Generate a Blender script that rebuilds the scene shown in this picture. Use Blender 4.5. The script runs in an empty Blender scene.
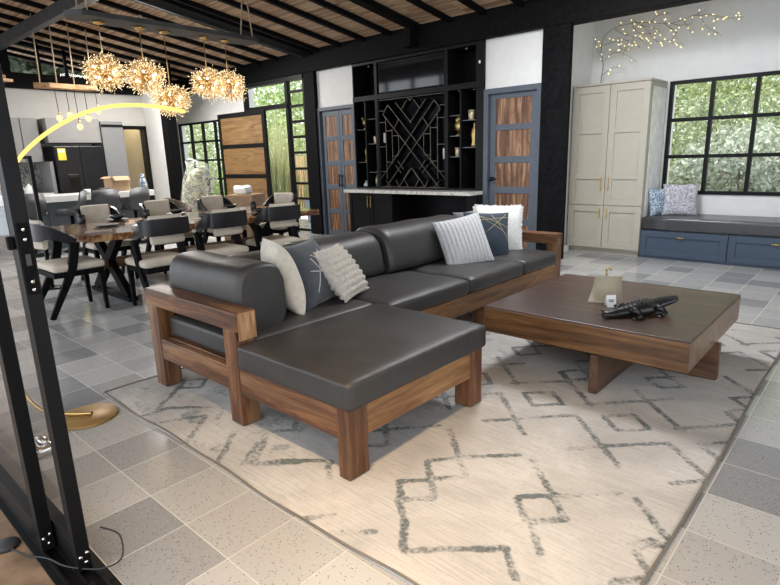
import bpy, bmesh, math, random
from mathutils import Vector, Matrix, Euler, Quaternion
PI = math.pi
rnd = random.Random(7)
scn = bpy.context.scene
COL = scn.collection

# ------------------------------------------------------------------ mesh building
class MB:
    def __init__(s): s.bm = bmesh.new()
    def face(s, vs):
        try: return s.bm.faces.new(vs)
        except ValueError: return None
    def box(s, x0, x1, y0, y1, z0, z1, bev=0.0, M=None, seg=2):
        t = bmesh.new()
        r = bmesh.ops.create_cube(t, size=1.0)
        bmesh.ops.scale(t, vec=(abs(x1-x0), abs(y1-y0), abs(z1-z0)), verts=t.verts)
        if bev: bmesh.ops.bevel(t, geom=t.edges[:], offset=bev, segments=seg, affect='EDGES', profile=.5)
        bmesh.ops.translate(t, vec=((x0+x1)/2, (y0+y1)/2, (z0+z1)/2), verts=t.verts)
        if M is not None: bmesh.ops.transform(t, matrix=M, verts=t.verts)
        return s.merge(t)
    def merge(s, t):
        mp = {v: s.bm.verts.new(v.co) for v in t.verts}
        for f in t.faces:
            nf = s.face([mp[v] for v in f.verts])
            if nf: nf.smooth = f.smooth
        t.free(); return s
    def bar(s, p0, p1, w, h, bev=0.0, up=(0, 0, 1), w1=None, h1=None):
        """rectangular bar from p0 to p1; w across, h along up"""
        p0, p1, up = Vector(p0), Vector(p1), Vector(up)
        d = (p1-p0).normalized(); a = d.cross(up)
        if a.length < 1e-4: a = d.cross(Vector((1, 0, 0)))
        a.normalize(); b = a.cross(d)
        w1 = w if w1 is None else w1; h1 = h if h1 is None else h1
        t = bmesh.new()
        q = [t.verts.new(p+a*(i*ww/2)+b*(j*hh/2)) for p, ww, hh in ((p0, w, h), (p1, w1, h1)) for i, j in ((-1, -1), (1, -1), (1, 1), (-1, 1))]
        for f in ((0, 1, 2, 3), (7, 6, 5, 4), (0, 4, 5, 1), (1, 5, 6, 2), (2, 6, 7, 3), (3, 7, 4, 0)): t.faces.new([q[k] for k in f])
        bmesh.ops.recalc_face_normals(t, faces=t.faces)
        if bev: bmesh.ops.bevel(t, geom=t.edges[:], offset=bev, segments=2, affect='EDGES', profile=.5)
        return s.merge(t)
    def loft(s, rings, cap=True, closed=False, smooth=True):
        R = [[s.bm.verts.new(p) for p in r] for r in rings]
        n = len(R[0]); m = len(R)
        for i in range(m if closed else m-1):
            A, B = R[i], R[(i+1) % m]
            for j in range(n):
                f = s.face([A[j], A[(j+1) % n], B[(j+1) % n], B[j]])
                if f: f.smooth = smooth
        if cap and not closed:
            s.face(R[0][::-1]); s.face(R[-1])
        return s
    def sweep(s, pts, prof, up=(0, 0, 1), scale=None, cap=True, smooth=True):
        """sweep the 2-D profile [(a,b)] along pts; a across, b along up"""
        pts = [Vector(p) for p in pts]; up = Vector(up); rings = []
        for i, p in enumerate(pts):
            d = (pts[min(i+1, len(pts)-1)]-pts[max(i-1, 0)]).normalized()
            a = d.cross(up)
            if a.length < 1e-3: a = d.cross(Vector((0.3, 1, 0)))
            a.normalize(); b = a.cross(d).normalized()
            k = scale[i] if scale else 1
            rings.append([p+a*(x*k)+b*(y*k) for x, y in prof])
        return s.loft(rings, cap, smooth=smooth)
    def tube(s, pts, r, n=8, radii=None, cap=True):
        prof = [(math.cos(2*PI*k/n)*r, math.sin(2*PI*k/n)*r) for k in range(n)]
        return s.sweep(pts, prof, up=(0.13, 0.21, 0.97), scale=[q/r for q in radii] if radii else None, cap=cap)
    def lathe(s, prof, n=20, M=None, c=(0, 0, 0)):
        rings = []
        for r, z in prof:
            ring = [Vector((c[0]+math.cos(2*PI*k/n)*max(r, 1e-4), c[1]+math.sin(2*PI*k/n)*max(r, 1e-4), c[2]+z)) for k in range(n)]
            if M is not None: ring = [M @ v for v in ring]
            rings.append(ring)
        return s.loft(rings)
    def rbox(s, x0, x1, y0, y1, z0, z1, r, n=14, puff=0.0, M=None, sag=0.0, wob=0.0, seed=0):
        """upholstered block: rounded edges, puffed top, slight wrinkles"""
        t = bmesh.new(); bmesh.ops.create_cube(t, size=2.0)
        bmesh.ops.subdivide_edges(t, edges=t.edges[:], cuts=n, use_grid_fill=True)
        h = Vector((abs(x1-x0)/2, abs(y1-y0)/2, abs(z1-z0)/2)); c = Vector(((x0+x1)/2, (y0+y1)/2, (z0+z1)/2)); rr = random.Random(seed)
        ph = [rr.uniform(0, 6.28) for _ in range(4)]
        for v in t.verts:
            u = v.co.copy()
            # concentrate grid lines near the edges
            q = Vector([math.copysign(1-(1-abs(a))**1.0, a) for a in u])
            p = Vector((q.x*h.x, q.y*h.y, q.z*h.z))
            # push lines near an edge into the rounding band
            inner = Vector([max(-(h[k]-r), min(h[k]-r, p[k])) for k in range(3)])
            d = p-inner
            if d.length > 1e-9:
                # cube face -> sphere
                m = max(abs(d[k]) for k in range(3))
                p = inner+d.normalized()*(r if m > r*.999 else m) if m > 0 else p
            if puff: p.z += puff*(1-u.x**2)*(1-u.y**2)*(1 if u.z > 0 else .25*-1)*abs(u.z)
            if wob: p += Vector((0, 0, wob*math.sin(p.x*17+ph[0]+2*math.sin(p.y*9+ph[1]))*math.sin(p.y*13+ph[2]) * (1 if u.z > .9 else .3)))
            v.co = p+c
        for f in t.faces: f.smooth = True
        bmesh.ops.recalc_face_normals(t, faces=t.faces)
        if M is not None: bmesh.ops.transform(t, matrix=M, verts=t.verts)
        return s.merge(t)
    def sphere(s, c, r, u=10, v=8, sc=(1, 1, 1)):
        t = bmesh.new(); bmesh.ops.create_uvsphere(t, u_segments=u, v_segments=v, radius=r)
        bmesh.ops.scale(t, vec=sc, verts=t.verts); bmesh.ops.translate(t, vec=c, verts=t.verts)
        for f in t.faces: f.smooth = True
        return s.merge(t)
    def poly(s, pts, z0, z1):
        """extruded outline (list of x,y)"""
        a = [s.bm.verts.new((x, y, z0)) for x, y in pts]; b = [s.bm.verts.new((x, y, z1)) for x, y in pts]
        s.face(a[::-1]); s.face(b)
        for i in range(len(pts)): s.face([a[i], a[(i+1) % len(a)], b[(i+1) % len(a)], b[i]])
        return s
    def quad(s, *p): s.face([s.bm.verts.new(q) for q in p]); return s
    def build(s, name, mat, parent=None, loc=None, bevel=0):
        me = bpy.data.meshes.new(name); bmesh.ops.recalc_face_normals(s.bm, faces=s.bm.faces)
        s.bm.to_mesh(me); s.bm.free()
        o = bpy.data.objects.new(name, me); COL.objects.link(o)
        if mat: me.materials.append(mat)
        if parent: o.parent = parent
        if loc: o.location = loc
        return o

def thing(name, label, cat, loc=(0, 0, 0), rotz=0, group=None, kind=None):
    o = bpy.data.objects.new(name, None); COL.objects.link(o); o.empty_display_size = .1
    o.location = loc; o.rotation_euler = (0, 0, rotz)
    return tag(o, label, cat, group, kind)
def tag(o, label=None, cat=None, group=None, kind=None):
    if label: o['label'] = label
    if cat: o['category'] = cat
    if group: o['group'] = group
    if kind: o['kind'] = kind
    return o
def struct(o): o['kind'] = 'structure'; return o
def copy_tree(o, parent=None):
    c = o.copy(); COL.objects.link(c); c.parent = parent
    for ch in list(o.children): copy_tree(ch, c)
    return c
def dup(o, loc, rotz, label, group=None):
    c = copy_tree(o); c.location = loc; c.rotation_euler = (0, 0, rotz); c['label'] = label
    if group: c['group'] = group
    return c
def B(*a, **k): return MB().box(*a, **k)

# ------------------------------------------------------------------ materials
def new_mat(name):
    m = bpy.data.materials.new(name); m.use_nodes = True
    nt = m.node_tree; return m, nt, nt.nodes['Principled BSDF']
def N(nt, typ, **k):
    n = nt.nodes.new(typ)
    for a, v in k.items():
        if a in n.inputs: n.inputs[a].default_value = v
        else: setattr(n, a, v)
    return n
def math_(nt, op, a, b=None, c=None):
    n = nt.nodes.new('ShaderNodeMath'); n.operation = op
    for i, v in enumerate((a, b, c)):
        if v is None: continue
        if isinstance(v, (int, float)): n.inputs[i].default_value = v
        else: nt.links.new(v, n.inputs[i])
    return n.outputs[0]
def mix(nt, fac, a, b):
    n = nt.nodes.new('ShaderNodeMix'); n.data_type = 'RGBA'
    for sock, v in ((n.inputs[0], fac), (n.inputs[6], a), (n.inputs[7], b)):
        if isinstance(v, (int, float)): sock.default_value = v
        elif isinstance(v, tuple): sock.default_value = (*v[:3], 1)
        else: nt.links.new(v, sock)
    return n.outputs[2]
def ramp(nt, fac, stops):
    n = nt.nodes.new('ShaderNodeValToRGB'); e = n.color_ramp.elements
    while len(e) < len(stops): e.new(.5)
    for el, (p, c) in zip(e, stops): el.position = p; el.color = (*c, 1) if len(c) == 3 else c
    nt.links.new(fac, n.inputs[0]); return n.outputs[0]
def coords(nt, scale=(1, 1, 1), kind='Object', rot=(0, 0, 0)):
    t = nt.nodes.new('ShaderNodeTexCoord'); mp = nt.nodes.new('ShaderNodeMapping')
    mp.inputs['Scale'].default_value = scale; mp.inputs['Rotation'].default_value = rot
    nt.links.new(t.outputs[kind], mp.inputs[0]); return mp.outputs[0]
def noise(nt, vec, scale, detail=4, rough=.55, dist=0.0):
    n = N(nt, 'ShaderNodeTexNoise', Scale=scale, Detail=detail, Roughness=rough, Distortion=dist)
    nt.links.new(vec, n.inputs['Vector']); return n.outputs['Fac']
def bump(nt, bs, h, strength=.3, dist=.002):
    b = N(nt, 'ShaderNodeBump', Strength=strength, Distance=dist)
    nt.links.new(h, b.inputs['Height']); nt.links.new(b.outputs[0], bs.inputs['Normal'])
def plain(name, c, rough=.5, metal=0, var=.06, nscale=8, spec=.5, bmp=0, coat=0):
    m, nt, bs = new_mat(name)
    v = coords(nt); f = noise(nt, v, nscale, 3)
    d = tuple(max(0, x*(1-var*2)) for x in c); l = tuple(min(1, x*(1+var*2)) for x in c)
    nt.links.new(ramp(nt, f, [(.3, d), (.7, l)]), bs.inputs['Base Color'])
    bs.inputs['Roughness'].default_value = rough; bs.inputs['Metallic'].default_value = metal
    bs.inputs['Specular IOR Level'].default_value = spec; bs.inputs['Coat Weight'].default_value = coat
    if bmp: bump(nt, bs, noise(nt, v, 220, 3), bmp, .001)
    return m
def wood(name, dark, mid, light, axis='X', rough=.4, scale=1.0, coat=0.0, contrast=(.25, .5, .75), gscale=1.0, patch=0, patchc=(.34, .19, .085)):
    m, nt, bs = new_mat(name)
    st = {'X': (1.2, 14, 14), 'Y': (14, 1.2, 14), 'Z': (14, 14, 1.2)}[axis]
    v = coords(nt, tuple(a*scale for a in st))
    big = noise(nt, v, 1.0*gscale, 5, .6, 1.6); fine = noise(nt, v, 7, 4, .7, .4)
    f = math_(nt, 'ADD', math_(nt, 'MULTIPLY', big, .75), math_(nt, 'MULTIPLY', fine, .25))
    c = ramp(nt, f, [(contrast[0]+.1, dark), (contrast[1], mid), (contrast[2]-.08, light)])
    if patch: c = mix(nt, math_(nt, 'MULTIPLY', ramp(nt, noise(nt, coords(nt, tuple(a*.28 for a in st)), 2.3, 3, .5, .8), [(.52, (0, 0, 0)), (.66, (1, 1, 1))]), patch), c, patchc)
    nt.links.new(c, bs.inputs['Base Color'])
    bs.inputs['Roughness'].default_value = rough; bs.inputs['Coat Weight'].default_value = coat; bs.inputs['Coat Roughness'].default_value = .15
    bump(nt, bs, fine, .15, .001)
    return m
def emit(name, c, strength):
    m = bpy.data.materials.new(name); m.use_nodes = True; nt = m.node_tree
    e = N(nt, 'ShaderNodeEmission', Strength=strength); e.inputs[0].default_value = (*c, 1)
    nt.links.new(e.outputs[0], nt.nodes['Material Output'].inputs[0]); return m
def glass_mat(name, tint=(1, 1, 1), refl=.12):
    m = bpy.data.materials.new(name); m.use_nodes = True; nt = m.node_tree
    g = N(nt, 'ShaderNodeBsdfGlossy', Roughness=.02); t = nt.nodes.new('ShaderNodeBsdfTransparent'); t.inputs[0].default_value = (*tint, 1)
    lw = nt.nodes.new('ShaderNodeFresnel'); gb = nt.nodes.new('ShaderNodeNewGeometry'); nt.links.new(math_(nt, 'SUBTRACT', 1.5, math_(nt, 'MULTIPLY', gb.outputs['Backfacing'], 1.5-1/1.5)), lw.inputs['IOR']); mx = nt.nodes.new('ShaderNodeMixShader')
    nt.links.new(lw.outputs[0], mx.inputs[0]); nt.links.new(t.outputs[0], mx.inputs[1]); nt.links.new(g.outputs[0], mx.inputs[2])
    nt.links.new(mx.outputs[0], nt.nodes['Material Output'].inputs[0]); return m

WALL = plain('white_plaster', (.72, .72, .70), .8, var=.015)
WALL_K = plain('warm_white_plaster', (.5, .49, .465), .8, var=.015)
BLACK = plain('black_painted_timber', (.0055, .0055, .006), .6, var=.25, nscale=20, spec=.06, bmp=.15)
BLACKM = plain('black_metal', (.006, .006, .0065), .42, spec=.15, var=.1)
LACQ = plain('black_lacquer', (.005, .005, .006), .4, spec=.15, var=.1)
STEEL = plain('grey_steel_beam', (.055, .058, .062), .45, .3, var=.15)
GREYDOOR = plain('slate_grey_paint', (.075, .09, .115), .5, var=.04)
WALNUT = wood('walnut_planks', (.03, .012, .007), (.15, .068, .032), (.46, .27, .15), 'Z', .5, .8)
PLANKD = wood('oak_planks_of_entrance_door', (.09, .046, .016), (.17, .094, .035), (.25, .15, .062), 'X', .5, 1.0)
SOFAX = wood('rustic_hardwood_x', (.026, .0095, .004), (.1, .037, .0135), (.24, .105, .04), 'X', .5, 1.0, .04, patch=.5)
SOFAY = wood('rustic_hardwood_y', (.07, .029, .01), (.21, .094, .032), (.37, .195, .075), 'Y', .5, 1.0, .04, patch=.4, patchc=(.12, .05, .018))
SOFAZ = wood('rustic_hardwood_z', (.032, .011, .005), (.12, .044, .016), (.3, .14, .052), 'Z', .5, 1.0, .04, patch=.5)
ENDG = wood('pale_end_grain', (.16, .075, .03), (.33, .18, .08), (.58, .4, .23), 'Z', .5, 1.6)
TABTOP = wood('dark_table_top', (.03, .014, .009), (.06, .028, .018), (.115, .058, .034), 'X', .36, .8, .1)
TABSIDE = wood('table_side_wood', (.045, .018, .006), (.135, .06, .021), (.24, .122, .045), 'X', .33, .8, .3)
TABLEGX = wood('table_leg_wood_x', (.05, .022, .01), (.115, .052, .024), (.2, .1, .05), 'X', .4, .8)
TABLEGY = wood('table_leg_wood_y', (.03, .014, .008), (.07, .035, .019), (.12, .062, .035), 'Y', .4, .8)
CARDW = plain('brown_cardboard', (.34, .22, .13), .8, var=.05)
CREAM = plain('cream_upholstery', (.5, .44, .36), .8, var=.05, bmp=.3)
TANF = plain('tan_upholstery', (.42, .33, .24), .8, var=.05, bmp=.3)
STOOLF = plain('grey_stool_shell', (.05, .052, .057), .55, var=.06)
CABI = plain('putty_cabinet_paint', (.42, .385, .315), .4, var=.015)
BLUE = plain('navy_blue_cabinet_paint', (.046, .07, .105), .45, var=.03)
BENCHC = plain('charcoal_bench_leatherette', (.04, .04, .045), .3, var=.1, nscale=60, spec=.9)
BRASS = plain('brushed_brass', (.62, .42, .16), .3, 1.0, var=.08)
GOLD = plain('antique_gold', (.5, .36, .14), .35, .9, var=.15, nscale=40)
KGREY = plain('taupe_kitchen_cabinet', (.23, .225, .22), .5, var=.02)
KGREY2 = plain('grey_kitchen_panel', (.17, .175, .18), .45, var=.02)
ISLB = plain('blue_grey_island', (.12, .14, .15), .5, var=.03)
FRIDGE = plain('black_stainless_steel', (.02, .02, .022), .3, .5, var=.05)
WHITEQ = plain('white_quartz', (.74, .74, .72), .25, var=.02)
WCER = plain('white_ceramic', (.8, .8, .78), .3, var=.02)
BLKCER = plain('black_stoneware', (.009, .009, .01), .35, var=.1)
ROPE = plain('natural_rope', (.42, .33, .22), .9, var=.2, nscale=80)
PLATE = plain('grey_painted_board', (.05, .05, .052), .6, var=.15)
CONC = plain('porch_wood_plank_tile', (.2, .13, .08), .4, var=.2)
GLASS = glass_mat('clear_glass')
CHROME = plain('polished_steel', (.7, .7, .7), .2, 1.0, var=.02)
RUBBER = plain('black_rubber', (.02, .02, .022), .6, var=.1)
TANWALL = plain('tan_painted_wall', (.5, .43, .29), .7, var=.02)

def leather():
    m, nt, bs = new_mat('charcoal_leather'); v = coords(nt)
    f = noise(nt, v, 3.5, 4)
    nt.links.new(ramp(nt, f, [(.3, (.026, .0238, .0228)), (.7, (.041, .0375, .0355))]), bs.inputs['Base Color'])
    bs.inputs['Specular IOR Level'].default_value = .5
    nt.links.new(math_(nt, 'ADD', math_(nt, 'MULTIPLY', noise(nt, v, 5, 3), .16), .4), bs.inputs['Roughness'])
    vo = N(nt, 'ShaderNodeTexVoronoi', Scale=260.0); nt.links.new(v, vo.inputs['Vector'])
    h = math_(nt, 'ADD', math_(nt, 'MULTIPLY', vo.outputs[0], .25), math_(nt, 'MULTIPLY', noise(nt, coords(nt, (1, 2.2, 1)), 7, 4, .6, 1.0), 2.0))
    bump(nt, bs, h, .3, .003); return m
LEATHER = leather()

def floor_mat():
    m, nt, bs = new_mat('terrazzo_tiles'); P, X0, Y0 = .3027, -.407, .862
    t = nt.nodes.new('ShaderNodeTexCoord'); sp = nt.nodes.new('ShaderNodeSeparateXYZ'); nt.links.new(t.outputs['Object'], sp.inputs[0])
    u = math_(nt, 'DIVIDE', math_(nt, 'SUBTRACT', sp.outputs[0], X0), P); w = math_(nt, 'DIVIDE', math_(nt, 'SUBTRACT', sp.outputs[1], Y0), P)
    iu, iw = math_(nt, 'FLOOR', u), math_(nt, 'FLOOR', w)
    cb = nt.nodes.new('ShaderNodeCombineXYZ'); nt.links.new(iu, cb.inputs[0]); nt.links.new(iw, cb.inputs[1])
    wn = nt.nodes.new('ShaderNodeTexWhiteNoise'); wn.noise_dimensions = '2D'; nt.links.new(cb.outputs[0], wn.inputs['Vector'])
    base = ramp(nt, wn.outputs[0], [(.0, (.25, .25, .255)), (.25, (.31, .31, .308)), (.42, (.41, .402, .39)), (1, (.49, .48, .46))])
    # terrazzo chips
    vo = N(nt, 'ShaderNodeTexVoronoi', Scale=125.0); vo.feature = 'F1'; nt.links.new(t.outputs['Object'], vo.inputs['Vector'])
    chip = math_(nt, 'LESS_THAN', vo.outputs['Distance'], .33); sel = nt.nodes.new('ShaderNodeSeparateColor'); nt.links.new(vo.outputs['Color'], sel.inputs[0])
    dk = math_(nt, 'MULTIPLY', chip, math_(nt, 'LESS_THAN', sel.outputs[0], .16)); lt = math_(nt, 'MULTIPLY', chip, math_(nt, 'GREATER_THAN', sel.outputs[0], .72))
    c = mix(nt, math_(nt, 'MULTIPLY', dk, .8), base, (.06, .055, .05)); c = mix(nt, math_(nt, 'MULTIPLY', lt, .2), c, (.72, .7, .66))
    bigv = noise(nt, t.outputs['Object'], 2.0, 3)
    c = mix(nt, math_(nt, 'MULTIPLY', bigv, .18), c, (.3, .3, .3))
    fu, fw = math_(nt, 'FRACT', u), math_(nt, 'FRACT', w)
    g = math_(nt, 'MAXIMUM', math_(nt, 'LESS_THAN', math_(nt, 'MINIMUM', fu, math_(nt, 'SUBTRACT', 1.0, fu)), .006), math_(nt, 'LESS_THAN', math_(nt, 'MINIMUM', fw, math_(nt, 'SUBTRACT', 1.0, fw)), .006))
    c = mix(nt, g, c, (.56, .53, .48)); nt.links.new(c, bs.inputs['Base Color'])
    nt.links.new(math_(nt, 'ADD', math_(nt, 'MULTIPLY', noise(nt, t.outputs['Object'], 9, 3), .08), math_(nt, 'ADD', math_(nt, 'MULTIPLY', g, .3), .075)), bs.inputs['Roughness'])
    bs.inputs['Specular IOR Level'].default_value = .5
    return m
FLOOR = floor_mat()

def ceil_mat():
    m, nt, bs = new_mat('slatted_wood_ceiling')
    v = coords(nt, (.9, 1, 1)); sp = nt.nodes.new('ShaderNodeSeparateXYZ'); nt.links.new(v, sp.inputs[0])
    k = math_(nt, 'DIVIDE', sp.outputs[1], .034); i = math_(nt, 'FLOOR', k); fr = math_(nt, 'FRACT', k)
    cb = nt.nodes.new('ShaderNodeCombineXYZ'); nt.links.new(i, cb.inputs[1]); nt.links.new(math_(nt, 'FLOOR', math_(nt, 'DIVIDE', sp.outputs[0], .6)), cb.inputs[0])
    wn = nt.nodes.new('ShaderNodeTexWhiteNoise'); wn.noise_dimensions = '2D'; nt.links.new(cb.outputs[0], wn.inputs['Vector'])
    g = noise(nt, coords(nt, (2, 30, 30)), 1.5, 4)
    f = math_(nt, 'ADD', math_(nt, 'MULTIPLY', wn.outputs[0], .7), math_(nt, 'MULTIPLY', g, .3))
    c = ramp(nt, f, [(.1, (.2, .11, .06)), (.45, (.42, .27, .16)), (.9, (.6, .44, .3))])
    gap = math_(nt, 'LESS_THAN', fr, .12); c = mix(nt, gap, c, (.03, .018, .01))
    nt.links.new(c, bs.inputs['Base Color']); bs.inputs['Roughness'].default_value = .7; return m
CEIL = ceil_mat()

def marble(name, base, vein, scale=4.0, th=.04, rough=.2):
    m, nt, bs = new_mat(name); v = coords(nt)
    n1 = noise(nt, v, scale, 6, .6, 2.2)
    a = math_(nt, 'ABSOLUTE', math_(nt, 'SUBTRACT', n1, .5)); f = math_(nt, 'DIVIDE', a, th)
    c = ramp(nt, f, [(0, vein), (.7, base), (1, base)]); c2 = mix(nt, math_(nt, 'MULTIPLY', noise(nt, v, scale*.6, 4), .6), c, tuple(x*.55 for x in base))
    nt.links.new(c2, bs.inputs['Base Color']); bs.inputs['Roughness'].default_value = rough; return m
MARBLE = marble('white_marble_with_ochre_veins', (.7, .69, .66), (.32, .24, .13), 5, .05)
SLAB = marble('dark_marble_splashback', (.13, .12, .11), (.42, .4, .37), 5, .09)
MCAB = marble('polished_grey_panel', (.62, .63, .62), (.5, .48, .45), 3, .06, .25)

def resin():
    m, nt, bs = new_mat('burl_wood_and_resin'); v = coords(nt)
    n = noise(nt, v, 3.0, 7, .6, 3.0)
    c = ramp(nt, n, [(.28, (.02, .008, .006)), (.42, (.085, .022, .012)), (.53, (.17, .075, .03)), (.63, (.34, .23, .12)), (.75, (.08, .03, .017))])
    nt.links.new(c, bs.inputs['Base Color']); bs.inputs['Roughness'].default_value = .18; bs.inputs['Coat Weight'].default_value = .5; return m
RESIN = resin()

def knit(name, c1, c2, scale):
    m, nt, bs = new_mat(name); v = coords(nt)
    n = noise(nt, v, scale, 4); nt.links.new(ramp(nt, n, [(.3, c1), (.7, c2)]), bs.inputs['Base Color'])
    bs.inputs['Roughness'].default_value = .95; bs.inputs['Sheen Weight'].default_value = .3; bump(nt, bs, noise(nt, v, scale*6, 3), .6, .003); return m
CREAMP = knit('cream_velvet', (.6, .53, .43), (.72, .66, .56), 30)
BEIGEK = knit('beige_chunky_knit', (.46, .41, .35), (.62, .56, .48), 60)
WRIB = knit('white_ribbed_knit', (.45, .45, .455), (.58, .58, .58), 60)
WFUR = knit('white_fluffy_fabric', (.72, .7, .66), (.86, .85, .82), 40)
GREYT = knit('grey_woven_fabric', (.09, .09, .095), (.15, .15, .155), 40)
NAVYP = knit('dark_slate_fabric', (.035, .04, .05), (.06, .066, .078), 25)
def speck(name, a, b, scale, th):
    m, nt, bs = new_mat(name); v = coords(nt)
    f = math_(nt, 'LESS_THAN', math_(nt, 'ABSOLUTE', math_(nt, 'SUBTRACT', noise(nt, v, scale, 3, .6, 1.0), .5)), th)
    nt.links.new(mix(nt, f, a, b), bs.inputs['Base Color']); bs.inputs['Roughness'].default_value = .85; return m
BLUEPAT = speck('blue_and_white_print', (.1, .17, .27), (.55, .6, .66), 26, .05)
GREYPAT = speck('grey_and_white_print', (.3, .3, .34), (.68, .68, .7), 22, .03)

def leaf_mat(name, a, b, c):
    m, nt, bs = new_mat(name); g = nt.nodes.new('ShaderNodeNewGeometry')
    col = ramp(nt, g.outputs['Random Per Island'], [(0, a), (.5, b), (1, c)])
    nt.links.new(col, bs.inputs['Base Color']); bs.inputs['Roughness'].default_value = .5
    tr = nt.nodes.new('ShaderNodeBsdfTranslucent'); nt.links.new(col, tr.inputs[0]); mx = N(nt, 'ShaderNodeMixShader'); mx.inputs[0].default_value = .4
    nt.links.new(bs.outputs[0], mx.inputs[1]); nt.links.new(tr.outputs[0], mx.inputs[2]); nt.links.new(mx.outputs[0], nt.nodes['Material Output'].inputs[0]); return m
LEAF1 = leaf_mat('pale_green_leaves', (.22, .29, .12), (.42, .49, .26), (.64, .67, .46))
LEAF2 = leaf_mat('fresh_green_leaves', (.17, .26, .08), (.34, .44, .17), (.52, .6, .32))
LEAF3 = leaf_mat('grey_green_leaves', (.26, .31, .22), (.46, .51, .4), (.68, .72, .62))
REED = leaf_mat('reed_stalks', (.34, .38, .15), (.52, .54, .26), (.72, .68, .45))
TRUNK = plain('bark', (.2, .15, .11), .9, var=.2)
LEAFD = leaf_mat('dark_green_leaves', (.03, .045, .025), (.08, .1, .06), (.2, .23, .15))
EARTH = plain('orange_earth', (.6, .36, .2), .9, var=.2)

# ------------------------------------------------------------------ camera (from vanishing points of the photo)
H = 1.4
yaw, pitch, roll, fpx = 7.37051824e-01, 2.40428018e-01, 3.00984703e-02, 553.23
F = Vector((-math.sin(yaw)*math.cos(pitch), math.cos(yaw)*math.cos(pitch), -math.sin(pitch)))
Rr = Vector((math.cos(yaw), math.sin(yaw), 0)); Dn = F.cross(Rr)
c_, s_ = math.cos(roll), math.sin(roll); R2 = Rr*c_+Dn*s_; D2 = Rr*-s_+Dn*c_
cam = bpy.data.cameras.new('camera'); co = bpy.data.objects.new('camera', cam); COL.objects.link(co)
cam.sensor_width = 36; cam.sensor_fit = 'HORIZONTAL'; cam.lens = 36*fpx/780; cam.clip_start = .05; cam.clip_end = 300
mw = Matrix.Identity(4)
for i in range(3): mw[i][0], mw[i][1], mw[i][2] = R2[i], -D2[i], -F[i]
mw.translation = (0, 0, H); co.matrix_world = mw; scn.camera = co

# ------------------------------------------------------------------ setting
YW = 7.0                                   # bar wall plane
roofz = lambda y: 3.2+.153*(6.95-y)        # underside of the rafters
fl = MB(); fl.box(-14.2, 4.2, .55, 8.6, -.2, 0); struct(fl.build('floor', FLOOR))
struct(B(-14.2, 4.2, -4, .41, -.2, -.004).build('ground', CONC)); struct(B(-40, 30, 8.75, 40, -.4, -.05).build('ground', plain('pale_paving', (.72, .72, .7), .8)))
# ceiling boards
m = MB(); a, b = -2.3, 7.15
zt = lambda y: roofz(y)+.065
m.bm.verts.ensure_lookup_table()
v = [m.bm.verts.new(p) for p in [(-14.3, a, zt(a)), (4.3, a, zt(a)), (4.3, b, zt(b)), (-14.3, b, zt(b)), (-14.3, a, zt(a)+.1), (4.3, a, zt(a)+.1), (4.3, b, zt(b)+.1), (-14.3, b, zt(b)+.1)]]
for f in ((0, 1, 2, 3), (7, 6, 5, 4), (0, 4, 5, 1), (1, 5, 6, 2), (2, 6, 7, 3), (3, 7, 4, 0)): m.bm.faces.new([v[k] for k in f])
struct(m.build('ceiling', CEIL))
def rafter(x, w, d=.08, drop=0, mat=BLACK, y0=-2.2, y1=6.93):
    q = MB(); q.bar((x, y0, roofz(y0)+d/2-drop), (x, y1, roofz(y1)+d/2-drop), w, d, up=(0, .153, 1)); return struct(q.build('rafter', mat))
xs = [-3.85+.565*k for k in range(0, 12)]+[-3.85-.565*k for k in range(1, 19)]
for x in xs:
    if abs(x+8.1) < .24 or abs(x+5.6) < .2: continue
    rafter(x, .065)
rafter(-8.05, .24, .16, .02); rafter(-5.56, .14, .16, .02); rafter(-8.2, .03, .03, .045, STEEL)
struct(B(-5.72, -5.56, 6.72, 6.9, 2.97, 3.22).build('rafter_block', BLACK))
struct(B(-14.2, 4.2, 6.9, 7.12, 2.915, 3.3, .004).build('ceiling_beam', BLACK))
struct(B(-12.6, 4.0, 3.3, 3.42, 3.5, 3.68, .004).build('ceiling_beam', STEEL))
# bar wall
m = MB()
wx0, wx1, wz0, wz1 = -13.14, -11.0, .58, 2.31
for r in ((-14.0, wx0, 0, 2.92), (wx1, -10.2, 0, 2.92), (wx0, wx1, 0, wz0), (wx0, wx1, wz1, 2.92)): m.box(r[0], r[1], YW, YW+.2, r[2], r[3])
m.box(-7.97, -7.03, YW, YW+.15, 2.29, 2.92); m.box(-4.44, -3.56, YW, YW+.15, 2.27, 2.92)
m.box(-8.3, -3.56, YW+.45, YW+.55, 0, 2.92)
struct(m.build('wall_back', WALL))
for x0, x1 in ((-8.25, -7.97), (-3.555, -3.19)): struct(B(x0, x1, 6.92, 7.01, 0, 2.93, .004).build('column', BLACK))
# alcove
m = MB(); m.box(-3.57, -3.455, 7.0, 8.45, 0, 3.2); struct(m.build('wall_alcove', WALL))
ax0, az0, az1 = -2.36, .8, 2.25; ax1 = ax0+.486*7+.03
m = MB(); m.box(-3.57, ax0, 8.25, 8.45, 0, 3.3); m.box(ax0, 4.2, 8.25, 8.45, 0, az0); m.box(ax0, 4.2, 8.25, 8.45, az1, 3.3); m.box(ax1, 4.2, 8.25, 8.45, az0, az1)
struct(m.build('wall_window', WALL)); struct(B(-3.6, 4.2, 7.1, 8.45, 3.22, 3.32).build('ceiling', WALL))
struct(B(-3.41, -3.395, 7.02, 7.62, 0, .09).build('baseboard_alcove', WALL))
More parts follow.
